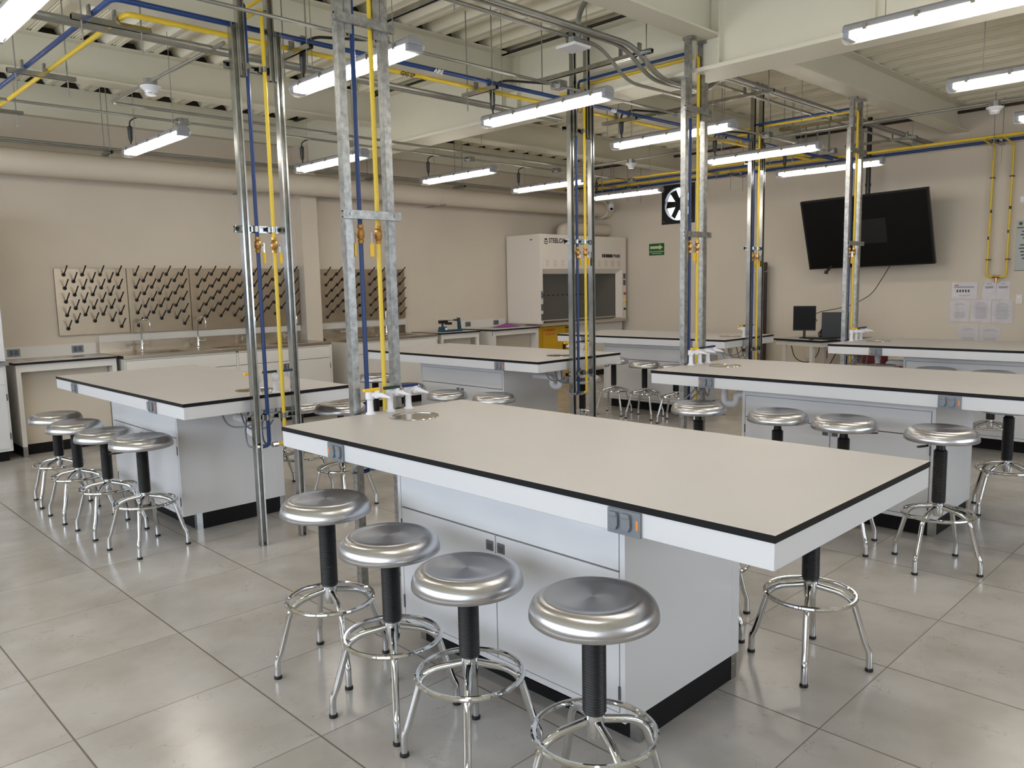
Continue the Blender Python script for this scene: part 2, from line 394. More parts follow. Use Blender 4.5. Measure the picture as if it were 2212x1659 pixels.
def bench(loc, far, label, cy0, cy1):
    t = thing('lab_bench', label, 'lab bench', loc, 0, 'island lab benches with black-edged tops')
    S = (lambda y: y) if far else (lambda y: L_-y)
    sgn = -1 if far else 1
    sx, sy = .56, S(2.15)
    # worktop slab with a round hole for the cup sink
    b = MB(); z0, z1 = H_-.020, H_
    q = .14
    for z, fl in ((z1, False), (z0, True)):
        holed(b, (sx, sy, z), X, Y, q, q, 0, 0, .108, 32, 0, fl)
        for (a0, b0, a1, b1) in ((0, 0, W_, sy-q), (0, sy+q, W_, L_), (0, sy-q, sx-q, sy+q), (sx+q, sy-q, W_, sy+q)):
            f = (0, 1, 2, 3); f = f if not fl else tuple(reversed(f))
            b.add([(a0, b0, z), (a1, b0, z), (a1, b1, z), (a0, b1, z)], [f], 0)
    cn = [(0, 0), (W_, 0), (W_, L_), (0, L_)]
    for i in range(4):
        (a0, b0), (a1, b1) = cn[i], cn[(i+1) % 4]
        b.add([(a0, b0, z0), (a1, b1, z0), (a1, b1, z1), (a0, b0, z1)], [(0, 1, 2, 3)], 1)
    b.build('worktop', ['lam', 'black'], t, smooth=False)
    # bowl
    pr = [(.119, .0005), (.117, .004), (.108, .003), (.100, -.03), (.090, -.10), (.075, -.125), (.02, -.13), (0, -.13)]
    b = MB().lathe(list(reversed(pr)), 40, (sx, sy, H_)); b.build('sink_bowl', 'basin', t)
    # apron
    e = .003; az0, az1 = .8085, z0-.0005
    b = MB().box(e, e, az0, e+.02, L_-e, az1).box(W_-e-.02, e, az0, W_-e, L_-e, az1)
    b.box(e+.0205, e, az0, W_-e-.0205, e+.02, az1).box(e+.0205, L_-e-.02, az0, W_-e-.0205, L_-e, az1)
    b.box(e+.021, cy0, az0+.03, W_-e-.021, cy1, az0+.035)
    b.build('apron', 'white', t, bev=.0015)
    # cabinet
    fx, bx = .172, .878
    b = MB().box(fx+.012, cy0+.001, .112, bx, cy1-.001, .836, 1)
    b.box(fx, cy0, .107, bx+.001, cy0+.02, .836).box(fx, cy1-.02, .107, bx+.001, cy1, .836)      # end panels
    b.box(fx+.001, cy0+.0205, .107, fx+.011, cy1-.0205, .134).box(fx+.001, cy0+.0205, .757, fx+.011, cy1-.0205, .836)
    b.box(bx+.0005, cy0+.0205, .107, bx+.004, cy1-.0205, .836).box(fx+.001, cy0+.02, .107, bx, cy1-.02, .1115)
    b.box(bx-.055, cy0-.0015, .107, bx-.053, cy0, .80)
    b.build('cabinet', ['white', 'gap'], t, smooth=False)
    g = .0025; ym = (cy0+cy1)/2
    MB().box(fx-.0005, cy0+.024, .6135, fx+.011, cy1-.024, .7545).build('drawer_front', 'white', t, bev=.001)
    for a, c, hs in ((cy0+.024, ym-g, 1), (ym+g, cy1-.024, -1)):
        d = MB().box(fx-.0005, a, .1375, fx+.011, c, .6075).build('door', 'white', t, bev=.001)
        hy = c-.018 if hs == 1 else a+.018
        h = MB().box(fx-.0035, hy-hs*.0-.0195 if hs == 1 else hy-.0005, .552, fx, hy+.0005 if hs == 1 else hy+.0195, .580, 0)
        hc = hy-.0095*hs
        h = MB().box(fx-.003, hc-.019, .545, fx, hc+.019, .583, 0).box(fx-.0042, hc-.012, .550, fx-.0031, hc+.012, .572, 1)
        h.build('pull', ['pull', 'greyd'], d, bev=.0006)
        ho = a-.002 if hs == 1 else c+.002
        for z in (.20, .53): MB().box(fx-.0035, ho-.004, z-.028, fx, ho+.004, z+.028).build('hinge', 'greyd', d)
    b = MB().box(fx+.09, cy0+.012, 0, bx, cy1-.012, .1065); b.build('toe_kick', 'black', t, smooth=False)
    for (x_, y_, dx, dy) in ((fx+.09, cy0+.012, 1, 1), (bx, cy0+.012, -1, 1), (fx+.09, cy1-.012, 1, -1)):
        b = MB().box(x_-dx*.003, y_-dy*.003, 0, x_+dx*.035, y_-dy*.0005, .1065).box(x_-dx*.003, y_-dy*.0005, 0, x_-dx*.0005, y_+dy*.035, .1065)
        b.lathe([(.003, 0), (.0025, .0015), (0, .002)], 8, (x_+dx*.02, y_-dy*.003, .06), (X, Z, -Y*dy))
        b.build('corner_bracket', 'galvs', t)
    # outlets
    for k, oy in enumerate((.455, L_-.455)):
        for sx_ in ((0,) if True else ()):
            flip = 1 if k == 0 else -1
            b = MB().box(-.006, oy-.058, .806, e-.0005, oy+.058, .8785)
            o = b.build('outlet', 'grey', t, bev=.001)
            for j in (-1, 1):
                c = oy+flip*.010+j*.022
                p = [(-.015, .865), (-.015, -.0)]
                b = MB().prism([(c-.015, .868), (c-.017, .835), (c-.010, .820), (c+.010, .820), (c+.017, .835), (c+.015, .868)], (-.0065, 0, 0), Y, Z, -X, .010)
                b.box(-.019, c-.014, .858, -.0065, c+.014, .871)
                b.build('outlet_cover', 'grey', o, bev=.002)
            MB().box(-.0068, oy-flip*.047-.0035, .828, -.0062, oy-flip*.047+.0035, .856).build('sticker', 'orange', o)
    # service taps
    for x_, hc in ((.465, 'yelh'), (.585, 'dgreen'), (.70, 'dblue')): turret(t, x_, S(2.380), sgn, hc)
    # trap
    cy = S(2.15); cd = -1 if far else 1    # trap leads to the cabinet
    py = lambda d: cy+cd*d
    b = MB().tube(rnd([(sx, py(0), H_-.125), (sx, py(0), .62), (sx, py(.10), .62), (sx, py(.10), .70), (sx, py(.20), .70), (sx, (cy1 if far else cy0)-cd*0, .70)], .045, 8), .025, 14)
    b.lathe([(.028, 0), (.028, .03), (.0, .03)], 14, (sx, py(0), .72))
    b.build('drain_trap', 'plast', t)
    for x_, dz in ((.465, .70), (.585, .67)):
        MB().tube(rnd([(x_, S(2.375), .879), (x_, S(2.36), .76), (x_-.03, S(2.30), dz), (x_-.13, S(2.22), dz), (x_-.17, S(2.18), .879)], .06, 8), .0055, 8).build('supply_hose', 'grey', t)
    return t
bench((1.752, .888, 0), True, 'white island bench closest to the camera, grey top with cup sink at its far end', .587, 1.773)
bench((1.754, 4.415, 0), False, 'white island bench at far left, in front of the stainless peg racks', .548, 1.725)
bench((4.647, 4.436, 0), False, 'white island bench in the middle, behind the front bench and facing the small balance', .585, 1.768)
bench((4.658, .920, 0), True, 'white island bench right behind the front bench, running out of the picture at right', .573, 1.785)
bench((7.558, 4.451, 0), False, 'white island bench in front of the fume hood and its yellow cabinet', .612, 1.79)
bench((7.560, .920, 0), True, 'farthest white island bench at right, below the television and the posted papers', .573, 1.77)

# ------------------------------------------------------------------ stools
def make_stool(kz=0.69, bellows_top=None):
    """seat rim height kz"""
    T = kz
    t = thing('lab_stool', '', 'stool', (0, 0, 0), 0, 'round steel lab stools')
    pr = [(0, T-.0045), (.05, T-.0042), (.10, T-.0036), (.122, T-.0022), (.131, T), (.140, T-.0012), (.150, T-.0050), (.160, T-.0115), (.1685, T-.021), (.1745, T-.033), (.178, T-.047), (.1785, T-.060), (.175, T-.0635), (.168, T-.056), (.10, T-.044), (0, T-.044)]
    MB().lathe(list(reversed(pr)), 64).build('seat', 'steel', t, ang=.9)
    MB().lathe([(.075, T-.066), (.075, T-.054), (.055, T-.0445), (0, T-.0445)], 20).build('seat_plate', 'bplas', t)
    # bellows
    z0, z1 = .345, min(T-.075, .62)
    pr = [(.0, z0-.004), (.030, z0-.004)]
    nr = 34
    for i in range(nr):
        a = z0+(z1-z0)*i/nr; d = (z1-z0)/nr
        pr += [(.0285, a+.05*d), (.0335, a+.35*d), (.0335, a+.65*d), (.0285, a+.95*d)]
    pr += [(.026, z1+.004), (.022, z1+.01), (.022, T-.06), (0, T-.06)]
    MB().lathe(pr, 24).build('bellows', 'blackrub', t, ang=1.2)
    MB().lathe([(.0, .268), (.021, .268), (.023, .275), (.026, .30), (.027, .343), (0, .343)], 24).build('hub', 'chrome', t)
    MB().torus(.170, .0092, .283, 56, 10).build('foot_ring', 'chrome', t)
    for k in range(4):
        a = k*PI/2; c, s_ = math.cos(a), math.sin(a)
        P = lambda r, z: (c*r, s_*r, z)
        path = rnd([P(.024, .318), P(.115, .300), P(.158, .270), P(.208, .098), P(.2215, .075), P(.2215, .008)], .03, 6)
        l = MB().tube(path, .0122, 12).build('leg', 'chrome', t)
        MB().lathe([(.0, .0), (.0155, .0), (.0160, .006), (.0145, .012), (.0123, .013)], 14, (c*.2215, s_*.2215, 0)).build('rubber_foot', 'blackrub', l)
    b = MB().tube([(.03, 0, T-.065), (.085, .0, T-.070), (.105, 0, T-.083)], .005, 8)
    b.prism([(-.034, -.008), (-.010, -.013), (.030, -.012), (.045, 0), (.030, .012), (-.010, .013), (-.034, .008)], (.135, 0, T-.088), X, Y, Z, .006)
    b.build('lever', 'bplas', t, bev=.001)
    return t
protos = {}
def stool(x, y, ztop, rz, lever, label):
    key = round(ztop, 2)
    first = key not in protos
    if first: protos[key] = make_stool(key)
    o = protos[key] if first else copy_tree(protos[key])
    o.location = (x, y, 0); o.rotation_euler = (0, 0, math.radians(rz)); o['label'] = label
    for ch in o.children:
        if ch.name.startswith('lever'): ch.rotation_euler = (0, 0, math.radians(lever-rz))
for a in [
 (1.612, 2.715, .70, 73, 120, "steel stool left of the front bench, farthest of its four from the camera"),
 (1.578, 2.245, .66, 55, 100, "steel stool left of the front bench, second farthest of its four"),
 (1.585, 1.838, .64, 45, 60, "steel stool left of the front bench, just left of the largest seat"),
 (1.596, 1.330, .68, 64, 80, "largest-looking steel stool, nearest the camera, left of the front bench"),
 (1.640, 6.480, .66, 38, 70, "leftmost steel stool in the photo, beside the far left bench"),
 (1.612, 5.930, .66, 46, 40, "second steel stool from the left, beside the far left bench"),
 (1.635, 5.400, .66, 47, 40, "third steel stool from the left, beside the far left bench"),
 (1.668, 4.855, .68, 57, 170, "fourth steel stool from the left, beside the far left bench, black lever showing"),
 (2.944, 1.341, .70, 21, 200, "steel stool under the right overhang of the front bench, its seat hidden"),
 (2.990, 1.830, .70, 70, 30, "steel stool showing one chrome leg past the front bench cabinet corner"),
 (2.900, 5.780, .68, 62, 30, "steel stool behind the far left bench, hidden mostly by the front bench corner"),
 (2.960, 5.300, .69, 60, -20, "steel stool behind the far left bench, between the two front pairs of posts"),
 (2.960, 4.730, .74, 60, -10, "steel stool behind the front bench's left corner, left of the yellow-handled tap"),
 (4.40, 6.384, .70, 60, -30, "tall steel stool seen between blue and yellow pipes, left of the middle bench"),
 (4.40, 5.879, .64, 60, 0, "steel stool left of the middle bench, behind the blue-handled tap"),
 (4.40, 5.301, .62, 60, 0, "steel stool left of the middle bench, second nearest of its four"),
 (4.42, 4.730, .64, 60, 0, "steel stool left of the middle bench, nearest of its four, below its outlet"),
 (5.74, 4.900, .66, 60, 0, "steel stool directly behind the posts at the middle bench's sink end"),
 (7.340, 5.780, .66, 60, 180, "steel stool before the fume hood bench, seat half hidden by the middle bench"),
 (7.350, 5.345, .64, 55, -20, "steel stool before the fume hood bench, middle of three, fully in view"),
 (7.300, 4.890, .63, 60, 0, "steel stool before the fume hood bench, rightmost of three, behind the service posts"),
 (4.44, 2.800, .74, 60, -40, "steel stool left of the right-hand bench, first of its four from the left"),
 (4.44, 2.250, .74, 60, -40, "steel stool left of the right-hand bench, second of its four from the left"),
 (4.44, 1.850, .74, 58, -60, "steel stool left of the right-hand bench, in front of its door pulls"),
 (4.432, 1.340, .74, 82, 160, "steel stool standing clear with whole base in view, left of the right-hand bench"),
 (5.760, 1.350, .72, 65, 0, "steel stool at the right picture edge, its seat hidden by the right-hand bench"),
 (7.36, 1.860, .74, 60, 0, "distant steel stool whose small ring shows under the right-hand bench's outlet"),
 (7.50, 2.820, .735, 60, 0, "steel stool before the farthest bench, dark seat sliver nearest the maroon chair"),
 (7.50, 2.340, .735, 60, 0, "steel stool before the farthest bench, dark seat sliver farther from the maroon chair"),
]: stool(*a)

# ------------------------------------------------------------------ service posts and their pipes
def posts(x0, x1, y, flat, topz, label):
    t = thing('service_post_frame', label, 'post frame', (x0, y, 0), 0, 'galvanized service post pairs')
    w = x1-x0; op = (0, 1, 0) if flat else (0, -1, 0); m = 'galv' if flat else 'galvs'
    bars_y = -.034 if flat else .034
    for xx, s_ in ((0, 1), (w, -1)):
        MB().strut((xx, 0, 0), (xx, 0, 3.0), opn=op).build('rail', m, t, smooth=False)
        MB().strut((xx+s_*.043, 0, 2.72), (xx+s_*.043, 0, topz), opn=op).build('upper_rail', m, t, smooth=False)
        MB().box(xx+s_*.043-.03, -.05, topz-.02, xx+s_*.043+.03, .03, topz-.001).build('beam_clamp', 'galv', t)
    for z in (.77, 1.875, 2.78):
        b = MB().strut((-.045, bars_y, z), (w+.045, bars_y, z), .041, .024, opn=((0, 1, 0) if flat else (0, -1, 0)))
        if flat:
            for q in (-.005, w+.005): b.lathe([(.008, 0), (.008, .004), (0, .004)], 6, (q, bars_y-.0125, z), (X, Z, -Y))
        b.build('crossbar', m, t, smooth=False)
    return t
def dropper(x, y, side, col, w0, z_end, z_top, hy, hz, label, kind, flat, stub):
    """pipe from ceiling header down the posts; side: +1 handles to +X"""
    t = thing(kind, label, 'pipe', (x, y, 0), 0, 'service pipes running down the posts')
    s = -1 if flat else 1                       # bottom stub goes to the bench
    pts = [(0, hy-y, hz+.01), (0, hy-y, z_top), (0, 0, z_top), (0, 0, z_end), (stub*.06, 0, z_end)]
    MB().tube(rnd(pts, .03, 5), .0115, 14).build('pipe', col, t)
    b = MB().lathe([(0, z_end), (.017, z_end)], 8)
    MB().tube([(stub*.05, 0, z_end), (stub*.085, 0, z_end)], .016, 8).build('coupling', 'galvs', t)
    MB().tube(rnd([(stub*.085, 0, z_end), (stub*.13, s*.02, z_end+.01), (stub*.10, s*.10, z_end+.10), (stub*.04, s*.16, .80)], .05, 5), .006, 8).build('hose', 'grey', t)
    v = MB().lathe([(0, -.045), (.0155, -.045), (.0165, -.03), (.013, -.026), (.019, -.018), (.021, 0), (.019, .018), (.013, .026), (.0165, .03), (.0155, .045), (0, .045)], 8, (0, 0, 1.785)).build('ball_valve', 'brass', t)
    b = MB().tube([(side*.018, -.0, 1.785), (side*.036, -.0, 1.785)], .006, 8)
    b.build('valve_stem', 'chrome', v)
    b = MB().box(side*.034, -.009, 1.725, side*.038, .009, 1.795); b.build('valve_arm', 'chrome', v)
    MB().box(side*.032, -.011, 1.675, side*.044, .011, 1.742).build('valve_handle', 'yelh', v, bev=.003)
    for z in (.77, 1.875, 2.78):
        c = MB().box(-.028, (.010 if not flat else -.016), z-.016, .028, (.016 if not flat else -.010), z+.016)
        if not flat: c.lathe([(.0145, -.016), (.0145, .016)], 12, (0, 0, z))
        c.build('pipe_clamp', 'galvs', t)
    return t
PR = [ # x0, x1, y, flat, beam z, text
 (2.155, 2.420, 4.362, False, 3.598, 'at the sink end of the far left bench', 4.462),
 (2.180, 2.430, 3.345, True, 3.288, 'at the sink end of the front bench', 4.462),
 (5.015, 5.275, 4.385, False, 3.598, 'at the sink end of the middle bench', 4.462),
 (5.140, 5.400, 3.378, True, 3.049, 'at the sink end of the right-hand bench', 4.462),
 (7.940, 8.200, 4.390, False, 3.598, 'at the sink end of the fume hood bench', 4.462),
 (8.025, 8.300, 3.375, True, 3.288, 'before the television', 4.462)]
for (x0, x1, y, flat, tz, where, hy) in PR:
    if 5.1 < x0 < 5.2: tz = 3.288
    posts(x0, x1, y, flat, tz, 'pair of galvanized channel posts '+where)
    sd = -1 if flat else 1
    zt = 3.19 if flat else 3.12
    dropper(x0+.075, y, sd, 'blue', 0, .60, zt, 4.462, 3.03, 'blue air pipe with brass valve '+where, 'air_pipe', flat, sd if flat else -1)
    dropper(x0+.180, y, sd, 'yel', 0, .60, zt-.008, 4.662, 3.03, 'yellow gas pipe with brass valve '+where, 'gas_pipe', flat, sd if flat else -1)

# header pipes ------------------------------------------------------------
def pipe_thing(name, label, pts, r, m, cat='pipe', rr=.05, group=None, n=12):
    o = MB().tube(rnd(pts, rr, 5), r, n).build(name, m); tag(o, label, cat, group); return o
hb = pipe_thing('air_header_pipe', 'thick blue air pipe marked AIRE crossing the ceiling towards the right', [(1.565, 9.1, 3.025), (1.565, 4.462, 3.025), (10.10, 4.462, 3.025)], .0155, 'blue')
hy_ = pipe_thing('gas_header_pipe', 'thick yellow gas pipe marked GAS LP crossing the ceiling next to the blue one', [(1.70, 9.1, 3.025), (1.70, 4.662, 3.025), (9.88, 4.662, 3.025)], .0155, 'yel')
def plabel(txt, x, y, z, r, m, par, size=.032):
    n_ = Vector((0, -.82, -.57)); up = X.cross(n_)*-1
    lettering(txt, size, m, Vector((x, y, z))+n_*(r+.0006)+Vector((0, 0, 0))-(-up if False else Vector((0,0,0)))-Vector((0, 0, size*.3)), X, Vector((0, -.57, .82)) if False else Vector((0, .57*-1, .82)), par, 'pipe_label', sx=1.0)
plabel('AIRE', 3.66, 4.462, 3.025, .0155, 'inkw', hb, .04)
plabel('GAS LP', 3.52, 4.662, 3.025, .0155, 'ink', hy_, .04)
plabel('AIRE', 5.62, 4.462, 3.025, .0155, 'inkw', hb, .04)
plabel('GAS LP', 5.36, 4.662, 3.025, .0155, 'ink', hy_, .04)
# small arrow on the blue pipe
pipe_thing('air_wall_pipe', 'blue air pipe under the ceiling along the television wall', [(10.86, 9.05, 3.10), (10.86, .2, 3.10)], .018, 'blue')
pipe_thing('gas_wall_pipe', 'yellow gas pipe under the ceiling along the television wall', [(10.58, 9.05, 3.115), (10.58, .2, 3.115)], .018, 'yel')
pipe_thing('air_wall_pipe', 'blue air pipe of the upper pair above the wall fan', [(10.22, 9.05, 3.10), (10.22, 4.60, 3.10), (10.84, 4.60, 3.10)], .015, 'blue')
pipe_thing('gas_wall_pipe', 'yellow gas pipe of the upper pair above the wall fan', [(9.98, 9.05, 3.112), (9.98, 4.80, 3.112), (10.56, 4.80, 3.112)], .015, 'yel')
t = thing('gas_loop_pipe', 'yellow U-shaped gas pipe on the right wall above the posted papers', 'pipe', (11.05, 2.8, 0))
MB().tube(rnd([(-.42, .10, 3.10), (0, .10, 3.07), (0, .115, 1.517), (0, -.095, 1.507), (0, -.105, 3.07), (-.42, -.105, 3.10)], .05, 6), .0135, 12).build('pipe', 'yel', t)
MB().tube([(0, .05, 1.515), (0, -.03, 1.51)], .018, 10).tube([(0, .01, 1.512), (0, .01, 1.44)], .012, 10).build('tee', 'brass', t)
for z in (1.72, 2.70):
    for y in (.108, -.1): MB().box(-.017, y-.022, z-.006, .048, y+.022, z+.006).build('pipe_clamp', 'brown', t)
for yy, zz in ((.105, 2.30), (.112, 1.98), (-.1, 2.33), (-.097, 2.05)):
    MB().lathe([(.0141, -.018), (.0141, .018)], 12, (0, yy, zz)).build('marker_band', 'brown', t)

# ------------------------------------------------------------------ hangers
HG = 'trapeze pipe hangers under the deck'
def hanger(p0, p1, z, label, rod_off=.05, ztop=3.6, low=.12, clamps=()):
    t = thing('pipe_hanger', label, 'hanger', (p0[0], p0[1], z), 0, HG)
    d = Vector((p1[0]-p0[0], p1[1]-p0[1], 0)); ln = d.length; d.normalize()
    MB().strut((0, 0, 0), d*ln, .035, .03, opn=(0, 0, -1)).build('channel', 'galvs', t, smooth=False)
    for q in (rod_off, ln-rod_off):
        p = d*q
        MB().tube([(p.x, p.y, -low), (p.x, p.y, ztop-z)], .0045, 6).build('rod', 'emt', t)
    for c in clamps:
        p = d*c; MB().box(p.x-.006-.012*abs(d.y), p.y-.006-.012*abs(d.x), .016, p.x+.006+.012*abs(d.y), p.y+.006+.012*abs(d.x), .075).build('clamp', 'galv', t)
for i, x in enumerate((2.67, 4.22, 5.93, 7.45, 9.0)):
    hanger((x, 4.40), (x, 4.78), 2.985, 'short hanger under the blue and yellow ceiling pipes, %s from the left' % ('first', 'second', 'third', 'fourth', 'fifth')[i], clamps=(.09, .23))
for i, (y, s) in enumerate(((4.76, 'nearest their corner'), (6.12, 'midway'), (7.48, 'nearest the back wall'))):
    hanger((1.45, y), (1.86, y), 2.985, 'short channel hanger at upper left under the blue and yellow pipes, '+s, clamps=(.09, .22))
for i, (x, y1, s) in enumerate(((3.05, 4.3, 'left of the front posts'), (4.85, 4.58, 'over the middle bench'), (6.64, 5.2, 'right of the main beam'), (8.40, 4.3, 'over the farthest bench'), (10.1, 4.3, 'nearest the television wall'))):
    hanger((x, 3.46), (x, y1), 3.155, 'long channel hanger carrying grey conduits '+s, clamps=(.11, .28))
for i, (y, s) in enumerate(((8.0, 'left of the wall fan'), (6.15, 'right of the wall fan'), (2.78, 'beside the yellow U-shaped pipe'))):
    hanger((10.5, y), (10.95, y), 3.065, 'channel hanger of the television wall pipes '+s, low=.22, clamps=(.1, .34))
hanger((9.9, 8.05), (10.3, 8.05), 3.065, 'channel hanger of the upper pipe pair left of the wall fan', low=.1)
hanger((9.9, 6.2), (10.3, 6.2), 3.065, 'channel hanger of the upper pipe pair right of the wall fan', low=.1)
for x, s in ((2.9, 'below the farthest left lamp'), (6.1, 'beside the lamp above the balance'), (7.6, 'nearest the fume hood')):
    hanger((x, 8.62), (x, 8.88), 2.94, 'small hanger of the conduit pair along the back wall '+s, low=.05)

# ------------------------------------------------------------------ conduits
def conduit(label, pts, r=.011, rr=.08): return pipe_thing('conduit', label, pts, r, 'emt', 'conduit', rr, None, 10)
conduit('thin grey conduit feeding the second lamp row, passing behind the front posts', [(.3, 4.17, 3.02), (9.3, 4.20, 3.02)])
conduit('thin grey conduit feeding the lamp row nearest the back wall', [(.3, 7.20, 3.02), (9.2, 7.20, 3.02)])
conduit('grey conduit carrying the smoke detector at upper left', [(2.31, 4.80, 3.02), (2.31, 6.82, 3.02), (4.9, 6.84, 3.02), (8.0, 6.86, 3.02)], .013)
conduit('long bright conduit at right carrying two smoke detectors', [(8.46, .8, 3.10), (8.46, 7.2, 3.10)], .013)
conduit('thick grey conduit bending down under the main beam, front one', [(.4, 3.57, 3.20), (4.78, 3.57, 3.20), (5.10, 3.57, 3.02), (5.72, 3.57, 3.02), (6.0, 3.57, 3.20), (11.05, 3.60, 3.20)], .019, .15)
conduit('thick grey conduit bending down under the main beam, rear one', [(.4, 3.625, 3.20), (4.74, 3.625, 3.20), (5.06, 3.625, 3.02), (5.75, 3.625, 3.02), (6.05, 3.625, 3.20), (11.05, 3.66, 3.20)], .015, .15)
conduit('thinner grey conduit starting at the square ceiling device', [(.4, 3.73, 3.20), (4.62, 3.74, 3.20), (4.95, 3.75, 3.01), (5.80, 3.76, 3.01), (6.1, 3.78, 3.20), (11.05, 3.84, 3.20)], .013, .12)
conduit('grey conduit pair member along the middle of the ceiling, front one', [(.4, 4.93, 3.02), (5.6, 5.0, 3.02)], .018)
conduit('grey conduit pair member along the middle of the ceiling, rear one', [(.4, 4.98, 3.02), (5.6, 5.05, 3.02)], .018)
conduit('dark conduit along the back wall above the duct, upper one', [(-2.5, 8.72, 2.985), (10.2, 8.72, 2.985)], .013)
conduit('dark conduit along the back wall above the duct, lower one', [(-2.5, 8.77, 2.975), (10.2, 8.77, 2.975)], .013)
conduit('large bent grey conduit rising to the deck behind the square ceiling device', [(4.45, 3.80, 3.22), (4.42, 3.78, 3.38), (4.25, 3.45, 3.50), (4.2, 3.42, 3.59)], .018, .12)
for q, xx in enumerate((8.95, 9.10, 9.25)):
    conduit('vertical conduit left of the television pole, %s from the left' % ('first', 'second', 'third')[q], [(10.6, 5.05-q*.16, 3.59), (10.6, 5.05-q*.16, 3.15)], .012)
# ------------------------------------------------------------------ lamps
def make_lamp():
    t = thing('ceiling_lamp', '', 'ceiling lamp', (0, 0, 0), 0, 'suspended tube lamps')
    h = .62
    b = MB().prism([(-.052, 0), (.052, 0), (.046, .028), (.026, .042), (-.026, .042), (-.046, .028)], (0, h, 0), X, Z, -Y, 2*h)
    b.build('housing', 'lampg', t, bev=.002)
    # diffuser shell
    pr = [(-.056, .004), (-.058, -.012), (-.045, -.038), (-.02, -.052), (.02, -.052), (.045, -.038), (.058, -.012), (.056, .004)]
    b = MB(); vs = []; fs = []
    for y in (-h-.004, h+.004):
        for p in pr: vs.append((p[0], y, p[1]))
    n = len(pr)
    for i in range(n-1): fs.append((i, i+1, n+i+1, n+i))
    fs += [tuple(range(n)), tuple(reversed(range(n, 2*n)))]
    b.add(vs, fs); b.build('diffuser', 'clear', t)
    for s in (-1, 1):
        MB().tube([(s*.024, -h+.055, -.018), (s*.024, h-.055, -.018)], .0185, 12).build('lamp_tube', 'tube', t)
    b = MB()
    for y in (-h+.02, h-.02): b.box(-.047, y-.016, -.036, .047, y+.016, .0)
    b.build('tube_holder', 'grey', t, bev=.003)
    b = MB()
    for y in (-.5, -.25, 0, .25, .5):
        for s in (-1, 1): b.box(s*.050, y-.01, -.012, s*.061, y+.01, .018)
    b.build('latches', 'galvs', t)
    for y in (-.42, .42): MB().tube([(0, y, .04), (0, y, .80)], .0025, 6).build('suspension_rod', 'emt', t)
    # cord with plug-in connector at the +Y end
    MB().tube([(0, .53, .075), (0, .53, .105), (0, .53, .14), (0, .53, .145), (0, .53, .205), (0, .53, .215)], .018, 14, rs=[.010, .019, .019, .021, .021, .012]).build('connector', 'bplas', t)
    MB().tube(rnd([(0, .50, .04), (0, .53, .05), (0, .53, .09)], .02, 4), .006, 8).build('cord', 'bplas', t)
    return t
def jbox(parent_loc, label):
    t = thing('junction_box', label, 'junction box', parent_loc, 0, 'junction boxes of the lamp conduits')
    MB().box(-.045, -.045, -.03, .045, .045, .03).build('box', 'galv', t, bev=.004)
    MB().tube([(-.045, 0, 0), (-.075, 0, 0)], .017, 10).tube([(.045, 0, 0), (.075, 0, 0)], .017, 10).build('fitting', 'galvs', t)
lp = make_lamp(); first = True
ROWS = [ # y centre, [(x, where)]
 (4.09, [(1.06, 'cut off at the upper left picture corner'), (2.74, 'crossing behind the front service posts'), (4.38, 'whose right end points at the main beam'), (6.00, 'crossed by the right-hand bench posts'), (7.60, 'crossed by the fume hood bench posts'), (9.16, 'directly above the television')]),
 (7.08, [(1.20, 'hidden beyond the left picture edge'), (2.73, 'alone above the leftmost peg racks'), (4.45, 'partly behind the front posts, near the column'), (6.13, 'above the triple beam balance'), (7.66, 'ending at the middle bench posts'), (9.28, 'just left of the wall fan')]),
 (1.25, [(4.36, 'largest at upper right'), (6.02, 'smaller one at right, under the deck'), (7.66, 'with only its end in view at right')])]
for y, ls in ROWS:
    for x, s in ls:
        o = lp if first else copy_tree(lp); first = False
        o.location = (x, y, 2.80); o.rotation_euler = (0, 0, 0)
        if y < 2:
            for ch in list(o.children):
                if ch.name.split('.')[0] in ('connector', 'cord'): bpy.data.objects.remove(ch)
        o['label'] = 'suspended tube lamp '+s
        if y > 2:
            cy = 4.17 if y < 5 else 7.20; bxx = x+(.27 if y < 5 else .30)
            jbox((bxx, cy, 3.02), 'small grey junction box of the lamp '+s)
            c = MB().tube(rnd([(x, y+.53, 3.01), (x, y+.53, 3.06), (x+.05, y+.45, 3.09), (bxx-.06, cy+.05, 3.03)], .05, 5), .009 if y < 5 else .0065, 8).build('lamp_cable', 'bplas')
            tag(c, 'black cable of the lamp '+s, 'cable', 'lamp feed cables')
# unseen lamps of the same grid above and behind the camera light the room too
for x in (1.06, 2.74):
    for y in (1.25,):
        o = copy_tree(lp); o.location = (x, y, 2.80); o['label'] = 'suspended tube lamp with clear cover, above the front bench outside the picture, '+('left one' if x < 2 else 'right one')

def detector(loc, label, sq=False):
    t = thing('smoke_detector', label, 'detector', loc, 0, 'white ceiling detectors')
    MB().lathe([(0, .06), (.05, .06), (.05, .01), (0, .01)][::-1], 8).build('mount_box', 'galv', t)
    if not sq:
        MB().lathe([(.0, -.052), (.034, -.052), (.040, -.045), (.044, -.022), (.072, .004), (.072, .010), (0, .010)], 28).build('cover', 'plast', t)
        b = MB()
        for a in range(6):
            r0 = a*PI/3; b.tube([(.0385*math.cos(r0+d), .0385*math.sin(r0+d), -.040) for d in (-.35, 0, .35)], .0035, 6)
        b.build('sensing_slots', 'greyd', t)
    else:
        MB().box(-.085, -.085, -.012, .085, .085, .008).build('cover', 'plast', t, bev=.003)
detector((2.31, 5.98, 2.975), 'round white smoke detector hanging at upper left')
detector((8.46, 2.235, 3.045), 'round white smoke detector at right, under the deck near the picture edge')
detector((8.46, 6.36, 3.045), 'round white smoke detector in the middle, above the wall fan lamp')
detector((4.30, 3.72, 3.13), 'flat white square detector under the grey conduits in the upper middle', True)

